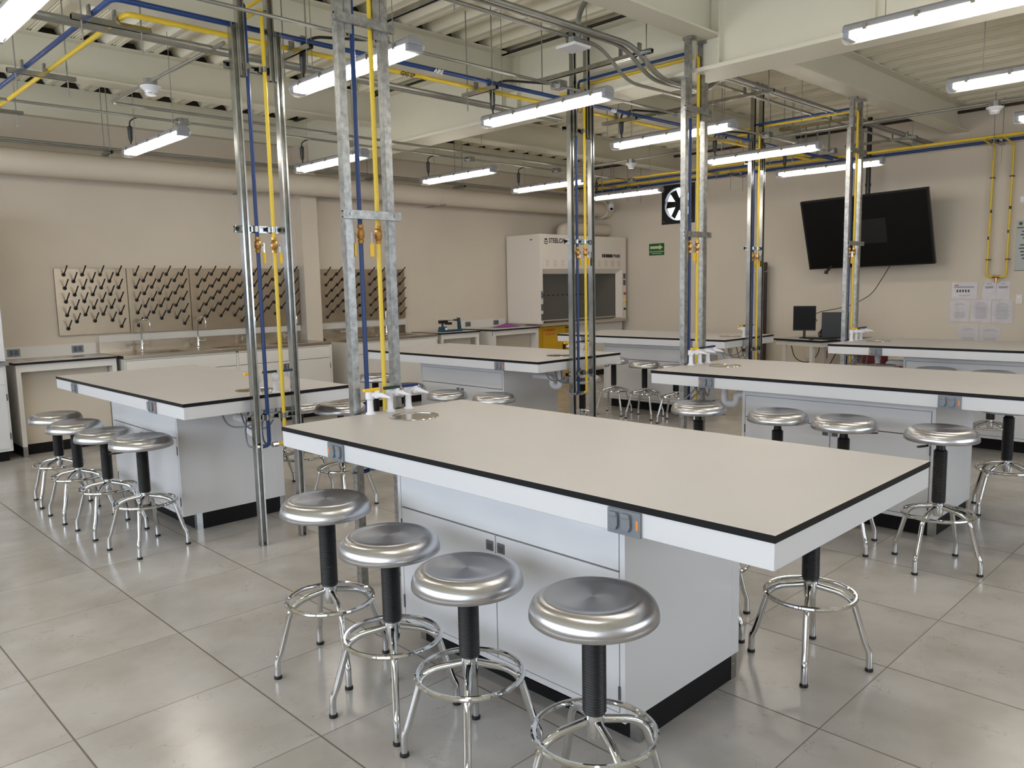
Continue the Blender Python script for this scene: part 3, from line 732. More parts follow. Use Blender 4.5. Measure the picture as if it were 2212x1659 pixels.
# ------------------------------------------------------------------ ducts, camera
t = thing('air_duct', 'large beige round duct along the back wall just under the beam', 'duct', (0, 8.83, 2.80))
MB().tube([(XL, 0, 0), (10.95, 0, 0)], .125, 40).build('pipe', 'duct', t)
for x in (-1.0, 4.30, 7.25, 10.2): MB().tube([(x, 0, 0), (x+.035, 0, 0)], .129, 40).build('collar', 'duct', t)
for x in (4.4, 7.3): MB().box(x-.01, -.14, -.135, x+.01, .31, -.125).build('bracket', 'emt', t)
MB().tube([(10.9, 0, 0), (10.96, 0, 0)], .15, 40).tube([(10.955, 0, 0), (11.09, 0, 0)], .125, 32).build('flange', 'duct', t)
t = thing('exhaust_duct', 'short beige duct leaving the fume hood into the right wall', 'duct', (0, 8.86, 2.455))
MB().tube(rnd([(9.93, 0, -.15), (9.93, 0, -.02), (10.08, 0, .0), (11.09, 0, 0)], .12, 10), .105, 32).build('pipe', 'duct', t)
MB().tube([(10.55, 0, 0), (10.58, 0, 0)], .109, 32).build('collar', 'duct', t)
t = thing('security_camera', 'small white dome camera hanging in the room corner', 'camera', (10.85, 8.58, 2.82))
MB().tube([(0, 0, .10), (0, 0, .78)], .006, 8).build('pole', 'emt', t)
MB().lathe([(0, .0), (.052, .0), (.052, .05), (.03, .07), (.012, .10), (0, .10)], 24).build('base', 'plast', t)
MB().lathe([(0, -.07), (.028, -.064), (.046, -.045), (.052, -.015), (.048, 0), (0, 0)], 24).build('dome', 'plast', t)
MB().lathe([(.026, 0), (.020, .008), (0, .012)], 16, (-.035, -.035, -.035), (Vector((.7, -.7, 0)), Vector((-.4, -.4, .8)).normalized(), Vector((-.65, -.65, -.4)).normalized())).build('lens', 'screen', t)

# ------------------------------------------------------------------ wall fan, sign
t = thing('wall_fan', 'black square exhaust fan with six blades set in the right wall', 'fan', (XW-.012, 7.405, 2.785))
b = MB()
holed(b, (0, 0, 0), -Y, Z, .312, .312, 0, 0, .262, 40, 0)
holed(b, (.010, 0, 0), -Y, Z, .312, .312, 0, 0, .262, 40, 0, True)
for s1, s2 in ((-1, 1), (1, 1)):
    b.box(0, s1*.312-.0005, -.312, .010, s1*.312+.0005, .312).box(0, -.312, s1*.312-.0005, .010, .312, s1*.312+.0005)
b.lathe([(.262, 0), (.262, .08), (.258, .08), (.258, 0)], 40, (0.0, 0, 0), (Y, Z, X), cap=False)
b.build('frame_plate', 'bplas', t)
for k in range(6):
    a = k*PI/3; ca, sa = math.cos(a), math.sin(a); rad = Vector((0, ca, sa)); tan = Vector((0, -sa, ca))
    b = MB(); o0 = Vector((.04, 0, 0))
    p = [o0+rad*.05+tan*-.045, o0+rad*.05+tan*.045, o0+rad*.240+tan*.055+X*.016, o0+rad*.240+tan*-.055-X*.016]
    q = [v+X*.003 for v in p]
    b.add(p+q, [(0, 1, 2, 3), (7, 6, 5, 4), (0, 4, 5, 1), (1, 5, 6, 2), (2, 6, 7, 3), (3, 7, 4, 0)]); b.build('blade', 'bplas', t)
MB().lathe([(.075, 0), (.075, .05), (.05, .07), (0, .07)], 28, (.06, 0, 0), (Z, Y, -X)).build('fan_hub', 'bplas', t)
for yy, zz in ((.27, .27), (-.27, .27), (.27, -.27), (-.27, -.27)):
    MB().lathe([(.010, 0), (.010, .004), (0, .004)], 8, (0, yy, zz), (Z, Y, -X)).build('bolt', 'galvs', t)
t = thing('exit_sign', 'green evacuation route sign with cream arrow pointing right', 'sign', (XW-.004, 7.825, 2.08))
MB().box(-.001, -.15, -.097, .003, .15, .097).build('plate', 'green', t)
# arrow pointing to the right in view (towards -Y)
MB().prism([(-.125, -.022), (.055, -.022), (.055, -.045), (.125, 0), (.055, .045), (.055, .022), (-.125, .022)], (-.0011, 0, .032), -Y, Z, -X, .001).build('arrow', 'cream', t)
lettering('RUTA DE EVACUACI\u00d3N', .026, 'cream', (-.0016, 0, -.045), -Y, Z, t, align='CENTER')
lettering('EVACUATION ROUTE', .020, 'cream', (-.0016, 0, -.073), -Y, Z, t, align='CENTER')

# ------------------------------------------------------------------ pegboard drying racks
def rack(x0, x1, z0, z1, label):
    t = thing('drying_rack', label, 'drying rack', (x0, YW-.022, z0), 0, 'stainless peg drying racks')
    w, h = x1-x0-.004, z1-z0
    MB().box(0, -.0, 0, w, .021, h).build('panel', 'rack', t, smooth=False, bev=.002)
    px = w*.25; mx = w*.125; pz = .0695
    b = MB().lathe([(.0195, 0), (.0195, .006), (.009, .010), (0, .010)], 14, (0, 0, 0), (X, Z, -Y))
    b.tube([(0, -.006, 0), (0, -.03, .012), (0, -.135, .085)], .007, 8)
    b.tube([(0, -.130, .0815), (0, -.140, .088)], .0075, 8)
    me = None; proto = None
    for r in range(9):
        zz = h-.065-r*pz
        xs = [mx+k*px for k in range(4)] if r % 2 == 0 else [mx+px*.5+k*px for k in range(3)]
        if r == 8: xs = [mx, mx+3*px]
        for xx in xs:
            if proto is None: o = b.build('peg', 'blackrub', t); proto = o
            else: o = proto.copy(); C.objects.link(o); o.parent = t
            o.location = (xx, -.0005, zz)
    return t
rack(2.415, 3.120, 1.105, 1.797, 'stainless peg drying rack, leftmost on the back wall')
rack(3.122, 3.803, 1.098, 1.797, 'stainless peg drying rack, second from left, above the first tall faucet')
rack(3.806, 4.495, 1.090, 1.797, 'stainless peg drying rack, third from left, partly behind the service posts')
rack(4.498, 5.200, 1.085, 1.797, 'stainless peg drying rack just left of the wall column')
rack(5.50, 6.18, 1.105, 1.790, 'stainless peg drying rack just right of the wall column')
rack(6.183, 6.86, 1.105, 1.790, 'stainless peg drying rack, rightmost on the back wall')

# ------------------------------------------------------------------ wall counters
def faucet(t, x, y, z):
    f = MB().lathe([(.026, 0), (.026, .006), (.014, .02), (.012, .06), (.018, .065), (.018, .085), (.011, .095), (.011, .12), (0, .12)], 14, (x, y, z)).build('faucet', 'chrome', t)
    b = MB(); pts = [(x, y, z+.11)]
    for k in range(13):
        a = PI*k/12; pts.append((x+.045-.045*math.cos(a), y-.02*(k/12), z+.30+.045*math.sin(a)))
    pts += [(x+.09, y-.02, z+.26)]
    b.tube(pts, .008, 10); b.tube([(x+.09, y-.02, z+.27), (x+.09, y-.02, z+.215)], .011, 10)
    b.build('spout', 'chrome', f)
    for s in (-1, 1):
        b = MB().tube([(x+s*.015, y, z+.075), (x+s*.075, y, z+.075)], .007, 8).tube([(x+s*.08, y-.025, z+.075), (x+s*.08, y+.025, z+.075)], .006, 8).tube([(x+s*.08, y, z+.05), (x+s*.08, y, z+.10)], .006, 8)
        b.build('faucet_handle', 'chrome', f)
def sink_counter(x0, x1, fx, label, bays):
    yF = 8.42; H = .90
    t = thing('sink_counter', label, 'counter', (0, 0, 0))
    b = MB()
    # worktop with basins: strips around
    basins = [(q-.20, q+.20) for q in bays]; y0, y1 = yF+.12, 8.90
    b.box(x0, yF, H-.035, x1, y0, H).box(x0, y1, H-.035, x1, YW-.012, H)
    xs = [x0]+[v for p in basins for v in p]+[x1]
    for i in range(0, len(xs), 2): b.box(xs[i], y0, H-.035, xs[i+1], y1, H)
    b.build('worktop', 'stain', t, bev=.002)
    MB().box(x0, YW-.011, H-.03, x1, YW-.001, 1.012).build('backsplash', 'stain', t)
    for a, c in basins:
        m = MB().add([(a, y0, H-.03), (c, y0, H-.03), (c, y1, H-.03), (a, y1, H-.03), (a+.02, y0+.02, H-.22), (c-.02, y0+.02, H-.22), (c-.02, y1-.02, H-.22), (a+.02, y1-.02, H-.22)],
                     [(0, 1, 5, 4), (1, 2, 6, 5), (2, 3, 7, 6), (3, 0, 4, 7), (4, 5, 6, 7)]); m.build('basin', 'stain', t)
        MB().tube([((a+c)/2+.10, (y0+y1)/2, H-.22), ((a+c)/2+.10, (y0+y1)/2, H+.012)], .014, 10).build('overflow_pipe', 'chrome', t)
    for f in fx: faucet(t, f, 8.99, H)
    MB().box(x0, YW-.024, 1.013, x1, YW-.001, 1.083).build('splash_strip', 'whitew', t)
    b = MB().box(x0+.012, yF+.022, .10, x1-.012, YW-.013, H-.036, 1)
    b.box(x0+.006, yF+.02, .10, x0+.026, 9.12, H-.036).box(x1-.026, yF+.02, .10, x1-.006, 9.12, H-.036)
    nb = max(1, round((x1-x0)/1.2)); w = (x1-x0-.012)/nb
    for i in range(nb+1): b.box(x0+.006+i*w-.012 if i else x0+.006, yF+.010, .10, x0+.006+i*w+.012, yF+.0215, H-.036)
    b.box(x0+.02, yF+.010, .10, x1-.02, yF+.0215, .12).box(x0+.02, yF+.010, H-.052, x1-.02, yF+.0215, H-.036)
    b.build('carcass', ['whitew', 'gap'], t, smooth=False)
    MB().box(x0+.02, yF+.09, 0, x1-.02, 9.1, .10).build('toe_kick', 'black', t)
    for i in range(nb):
        a, c = x0+.022+i*w, x0+.006+(i+1)*w-.016
        MB().box(a, yF+.0085, .710, c, yF+.021, H-.056).build('drawer_front', 'whitew', t, bev=.001)
        m_ = (a+c)/2
        for aa, cc, hx in ((a, m_-.003, m_-.025), (m_+.003, c, m_+.025)):
            d = MB().box(aa, yF+.0085, .125, cc, yF+.021, .704).build('door', 'whitew', t, bev=.001)
            MB().box(hx-.019, yF+.0055, .60, hx+.019, yF+.0085, .68).build('pull', 'greyd', d)
            ex = aa if hx > m_-.1 and hx < m_ else cc
            for z in (.22, .61): MB().box(ex-.004, yF+.005, z-.03, ex+.004, yF+.0085, z+.03).build('hinge', 'greyd', d)
    return t
sink_counter(2.79, 5.19, (3.18, 3.80, 4.41, 4.96), 'long stainless sink counter with tall faucets left of the wall column', (3.30, 4.06, 4.75))
sink_counter(5.45, 6.85, (5.78, 6.42), 'shorter stainless sink counter right of the wall column', (5.95, 6.45))

def knee_bench(name, x0, x1, yf, label, outs, splash=True, sidepanel=True, zt=.90, glassy=False):
    t = thing(name, label, 'bench', (0, 0, 0))
    MB().box(x0, yf, zt-.02, x1, YW-.02, zt-.0005, 1).add([(x0, yf, zt), (x1, yf, zt), (x1, YW-.02, zt), (x0, YW-.02, zt)], [(0, 1, 2, 3)], 0).build('worktop', ['lam', 'black'], t, smooth=False)
    if splash:
        b = MB().box(x0+.02, YW-.020, zt+.0005, x1-.01, YW-.001, zt+.115); b.build('backsplash', 'whitew', t)
        for ox in outs:
            o = MB().box(ox-.057, YW-.025, zt+.022, ox+.057, YW-.0205, zt+.098).build('outlet', 'grey', t, bev=.001)
            for s in (-.022, .022): MB().box(ox+s-.016, YW-.030, zt+.035, ox+s+.016, YW-.0255, zt+.085).build('outlet_cover', 'greyd', o)
    b = MB()
    b.box(x0+.015, yf+.02, .81, x1-.015, yf+.04, zt-.021)
    b.build('front_rail', 'whitew', t)
    for xx in (x0+.015, x1-.055):
        b = MB().box(xx, yf+.0205, 0.10, xx+.04, yf+.06, .8095); l = b.build('leg', 'whitew', t)
        MB().box(xx, yf+.0205, 0, xx+.04, yf+.06, .0995).build('foot', 'galvs', l)
        if sidepanel: MB().box(xx+.002, yf+.061, .10, xx+.02, YW-.03, zt-.021).box(xx+.002, yf+.061, 0, xx+.02, YW-.03, .10, 1).build('side_panel', ['whitew', 'black'], t)
        else: MB().box(xx+.002, YW-.08, 0, xx+.036, YW-.04, zt-.021).box(xx+.002, yf+.061, .80, xx+.03, YW-.0801, zt-.021).build('rear_leg', 'whitew', t)
    MB().box(x0+.06, yf+.16, .10, x1-.06, yf+.175, .80).box(x0+.06, yf+.155, 0, x1-.06, yf+.175, .0995, 1).build('modesty_panel', ['wall', 'black'], t)
    return t
t = knee_bench('workbench', 1.845, 2.765, 8.50, 'low white knee-space bench at the far left below two wall outlets', (1.99, 2.575))
MB().box(2.02, 8.66, .9002, 2.55, 8.92, .904).build('inset_plate', 'stain', t)
knee_bench('balance_table', 6.95, 7.68, 8.46, 'small white table carrying the balance', (), False, False)
knee_bench('workbench', 7.87, 8.84, 8.38, 'white bench with two outlets between the balance table and the fume hood', (8.03, 8.62))

# left edge: tall white cabinet over a base cabinet
t = thing('fume_hood', 'white fume hood side cut off at the left picture edge', 'fume hood', (0, 0, 0))
MB().box(-.3, 8.42, .93, 1.765, 9.12, 2.30).build('body', 'white', t, bev=.004)
MB().box(-.3, 8.415, 1.0, 1.60, 8.4195, 1.75).build('sash', 'greyd', t)
for z, m in ((1.20, 'redp'), (1.08, 'bplas')): MB().lathe([(.015, 0), (.012, .02), (0, .022)], 12, (1.70, 8.42, z), (X, Z, -Y)).build('knob', m, t)
t = thing('base_cabinet', 'white base cabinet with drawer at the left picture edge, under the hood side', 'cabinet', (0, 0, 0))
MB().box(.6, 8.42, .10, 1.760, 9.12, .895).build('carcass', 'white', t)
MB().box(.6, 8.38, .896, 1.78, 9.12, .928).build('worktop', 'basin', t)
MB().box(.6, 8.50, 0, 1.74, 9.12, .0995).build('toe_kick', 'black', t)
MB().box(1.30, 8.412, .72, 1.742, 8.4195, .875).build('drawer_front', 'white', t, bev=.001)
d = MB().box(1.30, 8.412, .125, 1.742, 8.4195, .710).build('door', 'white', t, bev=.001)
for z in (.24, .60): MB().box(1.743, 8.409, z-.03, 1.751, 8.4195, z+.03).build('hinge', 'greyd', d)

# ------------------------------------------------------------------ fume hood in the corner
t = thing('fume_hood', 'large beige-white fume hood lettered STEELCAB and PRIME in the corner', 'fume hood', (0, 0, 0))
hx0, hx1, hy0, hy1, hz0, hz1 = 8.875, 11.005, 8.39, 9.12, .932, 2.303
ox0, ox1, oz0, oz1 = 8.935, 10.79, .965, 1.70
b = MB().box(hx0, hy0, hz0, hx0+.055, hy1, hz1)
b.box(10.90, hy0, hz0, hx1, hy1, hz1).box(hx0+.055, hy0, 1.775, 10.90, hy1, hz1).box(hx0+.055, hy1-.02, hz0, 10.90, hy1, 1.775)
b.build('shell', 'hood', t, smooth=False, bev=.003)
b = MB().add([(hx0+.055, hy0+.001, 1.775), (10.90, hy0+.001, 1.775), (ox1, hy0+.06, oz1), (hx0+.055, hy0+.06, oz1)], [(0, 3, 2, 1)])
b.add([(10.90, hy0+.001, 1.775), (10.90, hy0+.001, .935), (ox1, hy0+.06, oz0), (ox1, hy0+.06, oz1)], [(0, 3, 2, 1)])
b.build('bevel_frame', 'hood', t, smooth=False)
b = MB().box(ox0, hy1-.14, .93, ox1, hy1-.13, 1.77).box(ox0, hy0+.07, 1.765, ox1, hy1-.14, 1.774).box(ox1, hy0+.07, .93, ox1+.008, hy1-.14, 1.77)
b.build('liner', 'hoodi', t, smooth=False)
for k in range(16): MB().lathe([(.0, 0), (.02, 0), (.02, .003), (0, .003)], 12, (ox0+.06+k*.115, hy1-.141, 1.36), (X*1.5, Z*.7, -Y)).build('baffle_slot', 'bplas', t)
MB().box(ox0, hy0+.062, .99, ox1, hy0+.067, oz1-.001).build('sash', 'sash', t)
MB().box(ox0, hy0+.055, .972, ox1, hy0+.075, .989).build('sash_rail', 'basin', t)
b = MB().prism([(0, .0), (.06, 0), (.06, .03), (.03, .03), (0, .012)], (hx0+.055, hy0-.01, .932), Y, Z, X, 1.965); b.build('sill', 'basin', t)
for k in range(11):
    xx = 9.0+k*.178; m = MB().box(xx-.004, hy0-.0012, 1.812, xx+.079, hy0-.0002, 1.922, 0)
    for j in range(4):
        m.box(xx, hy0-.005, 1.825+j*.027, xx+.075, hy0-.001, 1.832+j*.027, 0).box(xx, hy0-.0022, 1.8195+j*.027, xx+.075, hy0-.001, 1.825+j*.027, 1)
    m.build('louvre', ['hood', 'hoodi'], t, smooth=False)
lettering('STEELCAB', .098, 'ink', (9.075, hy0-.0015, 2.175), X, Z, t, sx=.92)
lettering('PRIME', .075, 'ink', (10.66, hy0-.0015, 1.965), X, Z, t, sx=.92)
m = MB()
for xx, ww in ((10.36, .03), (10.40, .05), (10.46, .18)): m.box(xx, hy0-.002, 1.962, xx+ww, hy0-.0005, 2.018)
m.build('logo_bars', 'ink', t, smooth=False)
m = MB()
for j in range(3):
    z = 2.225-j*.030
    m.prism([(0, 0), (.045, -.020), (.09, 0), (.09, .014 if j else 0), (.045, -.006 if j else .020), (0, .014 if j else 0)] if j else [(0, 0), (.045, -.018), (.09, 0), (.045, .018)], (8.965, hy0-.0015, z), X, Z, Y, .001)
m.build('logo', 'ink', t, smooth=False)
def hplate(x, z, w, h, mt, name='outlet'): return MB().box(x-w/2, hy0-.006, z-h/2, x+w/2, hy0-.0005, z+h/2).build(name, mt, t, bev=.001)
for z in (1.655, 1.545): hplate(10.955, z, .06, .09, 'greyd')
for z, c in ((1.36, 'red'), (1.23, 'yelh'), (1.10, 'bplas')):
    MB().lathe([(.020, 0), (.018, .025), (.010, .035), (0, .036)], 14, (10.955, hy0-.0005, z), (X, Z, -Y)).build('valve_knob', c, t)
hplate(8.905, 1.38, .05, .12, 'grey', 'switch_panel')
for z in (1.395, 1.36): MB().lathe([(.012, 0), (.010, .012), (0, .013)], 12, (8.905, hy0-.006, z), (X, Z, -Y)).build('switch_knob', 'bplas', t)
for z in (1.19, 1.04): hplate(8.905, z, .05, .10, 'greyd')
m = MB()
for i, (xx, zz, c) in enumerate(((10.5, 1.36, 0), (10.5, 1.24, 1), (10.15, 1.06, 2), (9.05, 1.05, 2), (9.15, 1.05, 2))):
    MB().tube([(xx, hy1-.15, zz), (xx, hy1-.20, zz), (xx, hy1-.22, zz-.03)], .009, 8).build('gas_nozzle', ('red', 'cream', 'bplas')[c], t)
MB().box(hx0+.38*0+.03, hy0-.0012, 2.24, hx0+.031, hy0-.0011, 2.241)
b = MB().box(hx0-.0015, 8.55, 2.215, hx0-.0005, 8.60, 2.23); b.build('label_mark', 'ink', t)
o = MB().box(8.86, 8.36, .90, 11.02, 9.12, .931).build('hood_worktop', 'basin', t)
t = thing('flammables_cabinet', 'yellow flammables cabinet with red lettering under the fume hood', 'cabinet', (0, 0, 0))
MB().box(8.885, 8.47, .04, 9.76, 9.1, .895).build('body', 'ycab', t, bev=.004)
for a, c in ((8.985, 9.362), (9.366, 9.745)): MB().box(a, 8.458, .07, c, 8.4695, .885).build('door', 'ycab', t, bev=.002)
lettering('FLAMABLES', .048, 'red', (9.02, 8.4565, .815), X, Z, t, sx=.95)
m = MB()
for k in range(5): m.lathe([(.0, 0), (.013, 0), (.013, .001), (.0, .001)], 6, (9.06+k*.045, 8.4575, .765), (X, Z, -Y))
m.build('pictograms', 'red', t)
m = MB().box(9.50, 8.4565, .835, 9.62, 8.4575, .862)
for k in range(3): m.box(9.50, 8.4565, .805-k*.02, 9.63-.02*k, 8.4575, .811-k*.02)
m.build('notice', 'ink', t)
b = MB().tube(rnd([(9.46, 8.457, .60), (9.46, 8.42, .60), (9.57, 8.42, .60), (9.57, 8.457, .60)], .02, 4), .01, 8); b.build('handle', 'bplas', t)
b = MB().box(9.44, 8.450, .50, 9.50, 8.457, .62); b.build('latch', 'bplas', t)
t = thing('base_cabinet', 'white base cabinet under the right half of the fume hood', 'cabinet', (0, 0, 0))
MB().box(9.79, 8.47, .10, 11.0, 9.1, .895).build('carcass', 'whitew', t)
MB().box(9.82, 8.462, .12, 10.97, 8.4695, .87).build('door', 'whitew', t, bev=.001)
MB().box(9.79, 8.53, 0, 11.0, 9.1, .0995).build('toe_kick', 'black', t)

# ------------------------------------------------------------------ balance and cloth
t = thing('triple_beam_balance', 'dark teal triple beam balance on the small white table', 'balance', (7.28, 8.66, .9))
b = MB().prism([(-.19, 0), (-.19, .02), (-.17, .075), (-.09, .075), (-.07, .028), (.19, .028), (.20, 0)], (0, -.045, 0), X, Z, Y, .09); b.build('base', 'teal', t, bev=.003)
MB().prism([(.155, .03), (.195, .03), (.175, .19), (.145, .19)], (0, -.02, 0), X, Z, Y, .04).build('pointer_post', 'teal', t)
MB().tube([(-.14, 0, .07), (-.14, 0, .15)], .016, 10).box(-.19, -.03, .12, -.06, .03, .165).build('pivot', 'bplas', t)
MB().box(-.09, -.022, .155, .15, -.016, .163).box(-.09, 0, .155, .15, .006, .163).box(-.09, .02, .155, .15, .026, .163).build('beams', 'greyd', t)
MB().box(.09, -.03, .148, .115, .03, .172).box(-.06, -.045, .10, 0, .045, .135).build('riders', 'bplas', t)
MB().lathe([(0, .186), (.085, .186), (.087, .190), (0, .190)], 28, (-.14, 0, 0)).tube([(-.14, 0, .16), (-.14, 0, .187)], .006, 8).build('pan', 'hood', t)
MB().box(-.13, -.0465, .028, -.085, -.0455, .062).build('label_plate', 'inkw', t)
b = MB(); n_ = 14; vs = []; fs = []
for j in range(n_+1):
    for i in range(n_+1):
        u, v = i/n_*2-1, j/n_*2-1; r = max(abs(u), abs(v))
        h = .045*max(0, 1-r**1.5)*(1+.35*math.sin(5*u+3*v))+.004
        vs.append((8.50+.22*u*(1+.1*math.sin(4*v)), 8.78+.10*v, .9005+h))
for j in range(n_):
    for i in range(n_): a = j*(n_+1)+i; fs.append((a, a+1, a+n_+2, a+n_+1))
o = b.add(vs, fs).build('cloth', 'purple', ang=3); tag(o, 'crumpled purple cloth on the bench beside the fume hood', 'cloth')

# ------------------------------------------------------------------ television wall
t = thing('television', 'large black flat television hung tilted forward from a ceiling pole', 'television', (0, 0, 0))
TL, TR, BL, BR = Vector((10.40, 5.015, 2.553)), Vector((10.40, 3.412, 2.589)), Vector((10.79, 5.043, 1.665)), Vector((10.79, 3.420, 1.690))
nn = ((TR-TL).cross(BL-TL)).normalized(); nn = nn if nn.x > 0 else -nn
q = [TL, TR, BR, BL]; b = MB().add(q+[p+nn*.045 for p in q], [(0, 1, 2, 3), (7, 6, 5, 4), (0, 4, 5, 1), (1, 5, 6, 2), (2, 6, 7, 3), (3, 7, 4, 0)]); b.build('cabinet', 'bplas', t, smooth=False)
ins = [TL*.985+BR*.015, TR*.985+BL*.015, BR*.985+TL*.015, BL*.985+TR*.015]
MB().add([p-nn*.0015 for p in ins], [(3, 2, 1, 0)]).build('screen', 'screen', t, smooth=False)
ct = (TL+TR+BL+BR)/4+nn*.05
MB().tube([(10.78, 4.275, 2.2), (10.78, 4.275, 3.59)], .030, 16).tube([(10.78, 4.275, 2.72), (10.78, 4.275, 2.755)], .036, 16).build('pole', 'bplas', t)
MB().box(10.74, 4.1, 2.0, 10.80, 4.45, 2.3).build('bracket', 'bplas', t)
MB().tube([(10.76, 4.72, 1.70), (10.70, 4.76, 1.63)], .018, 8).tube([(10.70, 4.76, 1.64), (10.70, 4.77, 1.60)], .026, 8).build('foot', 'bplas', t)
o = pipe_thing('television_cable', 'thin dark cable drooping from the television to the desk', [(10.80, 3.97, 1.68), (10.9, 4.10, 1.52), (10.95, 4.25, 1.30), (10.95, 4.55, 1.15), (10.85, 5.0, 1.06), (10.75, 4.9, .95)], .005, 'brown', 'cable', .15)
# posted papers in sleeves, y0 (left in view) -> y1
papers = [(3.311, 3.020, 1.451, 1.240, 'landscape sheet with pipette pictures, top left of the posted papers', 0),
 (2.965, 2.815, 1.445, 1.236, 'left half of the top right pair of posted papers', 1),
 (2.812, 2.665, 1.445, 1.233, 'right half of the top right pair of posted papers', 1),
 (3.323, 3.100, 1.229, .952, 'portrait sleeve, left of the middle row of posted papers', 2),
 (3.078, 2.858, 1.228, .949, 'portrait sleeve, centre of the middle row of posted papers', 3),
 (2.849, 2.626, 1.222, .945, 'portrait sleeve, right of the middle row of posted papers', 3),
 (3.213, 2.985, .913, .640, 'left sleeve of the bottom row of posted papers', 2),
 (2.970, 2.742, .907, .634, 'right sleeve of the bottom row of posted papers', 2)]
for ya, yb, zt, zb, lab, kd in papers:
    t = thing('paper_sleeve', 'white paper in clear plastic: '+lab, 'paper', (XW-.001, (ya+yb)/2, zb), 0, 'papers posted on the right wall')
    w = (ya-yb)/2; h = zt-zb; b = MB(); n_ = 8; vs = []; fs = []
    for j in range(n_+1):
        for i in range(n_+1):
            vs.append((-.002-.0025*random.random(), -w+2*w*i/n_, h*j/n_))
    for j in range(n_):
        for i in range(n_): a = j*(n_+1)+i; fs.append((a, a+n_+1, a+n_+2, a+1))
    b.add(vs, fs).build('sheet', 'paper', t, ang=3)
    m = MB()
    if kd == 0:
        m.box(-.0052, -.11, h*.70, -.0048, .12, h*.735)
        for k in range(5): m.box(-.0052, .07-k*.032, h*.42, -.0048, .088-k*.032, h*.56)
        MB().box(-.0052, .07, h*.80, -.0048, .115, h*.86).box(-.0052, -.07, h*.22, -.0048, .06, h*.235).build('red_text', 'red', t)
    else:
        rows = {1: (.90, .74, .70, .66), 2: (.85, .78, .44, .38, .32, .26, .20), 3: (.88, .82, .74, .68, .62, .56, .50, .44, .38, .32, .26, .20)}[kd]
        for k, f in enumerate(rows):
            ww = w*(.35 if k == 0 else random.uniform(.5, .72)); m.box(-.0052, -ww, h*f, -.0048, ww, h*f+.004)
    m.build('text_lines', 'ink' if kd < 2 else 'grey', t, smooth=False)
t = thing('notice_board', 'tall grey-green printed notice at the right picture edge', 'notice', (XW-.004, 2.40, 1.577))
MB().box(0, -.235, 0, .003, .235, .60).build('panel', 'poster', t)
m = MB().box(-.001, .05, .505, -.0001, .225, .517)
for k in range(9): m.box(-.001, .02-.0*k, .46-k*.04, -.0001, .20-random.random()*.06, .474-k*.04)
m.box(-.001, -.2, .0, -.0001, .235, .006)
m.build('text_lines', 'ink', t)
MB().lathe([(0, 0), (.02, 0), (.02, .001), (0, .001)], 12, (-.0, .19, .56), (Y, Z, -X)).build('emblem', 'dgreen', t)
t = thing('light_switch', 'white wall switch right of the posted papers', 'switch', (XW-.008, 2.565, 1.24))
MB().box(0, -.036, -.058, .007, .036, .058).build('plate', 'hood', t, bev=.002); MB().box(-.004, -.012, .01, -.0003, .012, .04).build('rocker', 'plast', t)
t = thing('wall_outlet', 'white wall outlet high beside the yellow U-shaped pipe', 'outlet', (XW-.008, 2.56, 2.42))
MB().box(0, -.05, -.035, .007, .05, .035).build('plate', 'plast', t, bev=.002)
t = thing('wall_outlet', 'white wall outlet under the computer desk', 'outlet', (XW-.008, 5.18, .46))
MB().box(0, -.035, -.058, .007, .035, .058).build('plate', 'hood', t, bev=.002)
t = thing('wall_outlet', 'red wall outlet behind the computer desk', 'outlet', (XW-.008, 4.93, .465))
MB().box(0, -.035, -.058, .007, .035, .058).build('plate', 'redp', t, bev=.002)
# desk
ang = math.atan2(-.258, .966)
dk = thing('computer_desk', 'white desk with black edge carrying the computers by the right wall', 'desk', (9.84, 4.42, 0), ang)
MB().box(0, 0, .725, 1.0, .776, .7495, 1).add([(0, 0, .75), (1.0, 0, .75), (1.0, .776, .75), (0, .776, .75)], [(0, 1, 2, 3)]).build('desk_top', ['lam', 'black'], dk, smooth=False)
MB().box(.02, .02, .665, 0.98, .756, .7245).build('apron', 'whitew', dk)
for x_, y_ in ((.03, .16), (.03, .60), (.92, .03), (.92, .70)): MB().box(x_, y_, 0, x_+.05, y_+.05, .6645).build('leg', 'whitew', dk)
for k, (a, c) in enumerate(((.42, .36), (.30, .20), (.70, .42))):
    pass
pipe_thing('desk_cable', 'black cable looping down under the computer desk, left one', [(10.3, 5.05, .66), (10.35, 5.02, .45), (10.5, 4.9, .38), (10.6, 4.8, .5), (10.6, 4.78, .66)], .006, 'bplas', 'cable', .1)
pipe_thing('desk_cable', 'black cable hanging under the computer desk beside the red outlet', [(10.4, 4.42, .66), (10.8, 4.75, .3), (11.0, 4.9, .05)], .006, 'bplas', 'cable', .1)
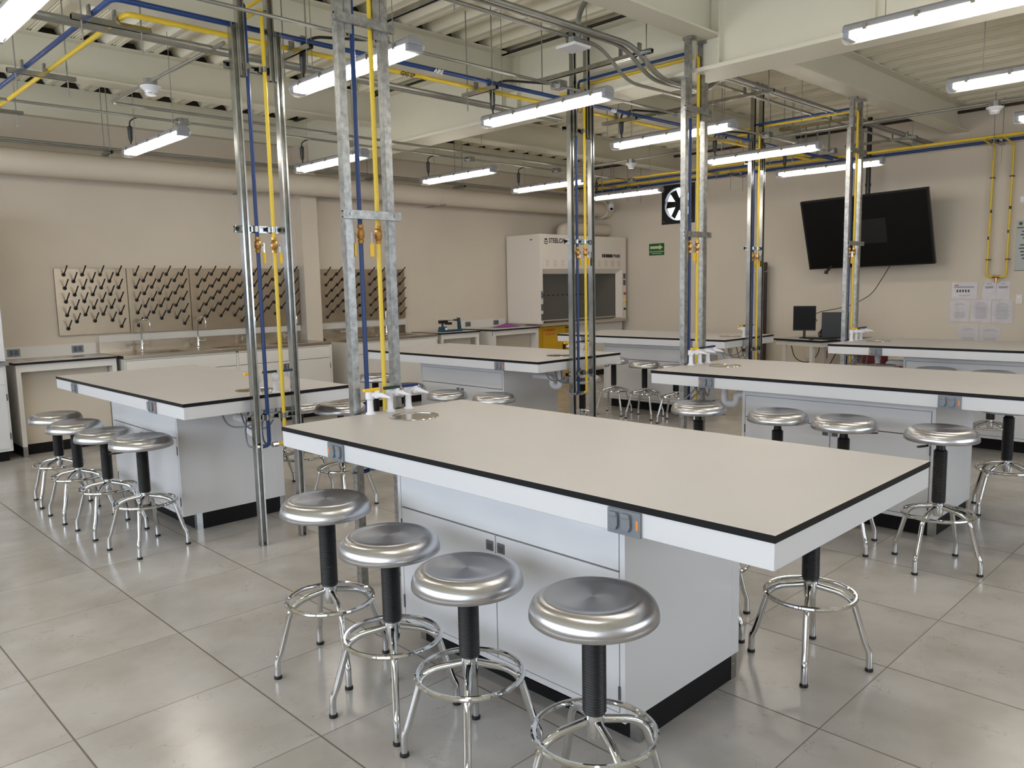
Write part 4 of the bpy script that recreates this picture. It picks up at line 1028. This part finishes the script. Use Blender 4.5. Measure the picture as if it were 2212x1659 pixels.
# monitor (portrait-looking, turned), pc tower, keyboard, mouse
t = thing('monitor', 'black monitor on a stand at the left of the desk', 'monitor', (10.22, 4.83, .75), math.radians(200))
MB().box(-.02, -.255, .10, .0, .255, .43).build('display', 'bplas', t, bev=.003)
MB().box(.0005, -.245, .115, .002, .245, .42).build('screen', 'screen', t)
MB().box(-.045, -.03, .0, -.022, .03, .25).build('stand', 'bplas', t)
MB().box(-.11, -.10, 0, .07, .10, .012).build('stand_foot', 'bplas', t, bev=.003)
t.scale = (1, .56, 1.0)
t = thing('second_monitor', 'black monitor seen from behind at the right of the desk', 'monitor', (10.35, 4.47, .75), math.radians(200))
MB().box(-.015, -.165, .012, .03, .165, .345).build('display', 'bplas', t, bev=.004)
MB().box(-.10, -.09, 0, .07, .09, .0115).build('stand_foot', 'bplas', t, bev=.003)
o = MB().box(-.07, -.22, 0, .07, .22, .02).build('keyboard', 'bplas', None, (10.13, 4.58, .7505), math.radians(-14), bev=.003); tag(o, 'black keyboard on the desk in front of the monitors', 'keyboard')
o = MB().lathe([(.03, 0), (.032, .01), (.02, .026), (0, .03)], 14, (0, 0, 0)).build('mouse', 'bplas', None, (9.98, 4.62, .7505)); tag(o, 'black mouse near the desk corner', 'mouse')
o = MB()
for k in range(6): o.tube(rnd([(10.30+.02*k, 4.66, .76), (10.34, 4.70-.02*k, .84+.02*k), (10.40, 4.62+.015*k, .78), (10.44, 4.66, .90+.02*k)], .05, 4), .005, 6)
o = o.build('cable_tangle', 'bplas'); tag(o, 'tangle of black cables between the two monitors', 'cables'); o['kind'] = 'stuff'
# coat stand
t = thing('coat_stand', 'tall dark brown coat board with hooks at the right wall behind the thin posts', 'coat stand', (10.98, 5.865, 0))
MB().box(-.012, -.085, .05, .012, .085, 1.795).build('board', 'brown', t, bev=.002)
MB().box(-.14, -.10, 0, .10, .10, .05).build('base', 'brown', t, bev=.004)
for s in (-1, 1): MB().tube(rnd([(-.012, s*.05, 1.68), (-.05, s*.07, 1.66), (-.06, s*.10, 1.65), (-.06, s*.125, 1.68)], .02, 4), .006, 8).build('hook', 'chrome', t)
# office chair
t = thing('office_chair', 'maroon and black office chair glimpsed under the farthest bench', 'chair', (9.35, 3.45, 0), math.radians(160))
MB().box(-.24, -.24, .43, .24, .24, .52).build('seat', 'maroon', t, bev=.03)
MB().box(.20, -.22, .56, .27, .22, .74).build('backrest', 'maroon', t, bev=.03)
MB().box(.23, -.03, .44, .26, .03, .62).build('back_support', 'bplas', t)
MB().tube([(0, 0, .08), (0, 0, .43)], .025, 12).build('gas_lift', 'bplas', t)
for k in range(5):
    a = k*2*PI/5; l = MB().tube([(0, 0, .09), (.28*math.cos(a), .28*math.sin(a), .07)], .018, 8).build('base_arm', 'bplas', t)
    MB().lathe([(0, -.012), (.028, -.012), (.028, .012), (0, .012)], 14, (.28*math.cos(a), .28*math.sin(a), .028), (Z, X, Y)).build('caster', 'bplas', l)
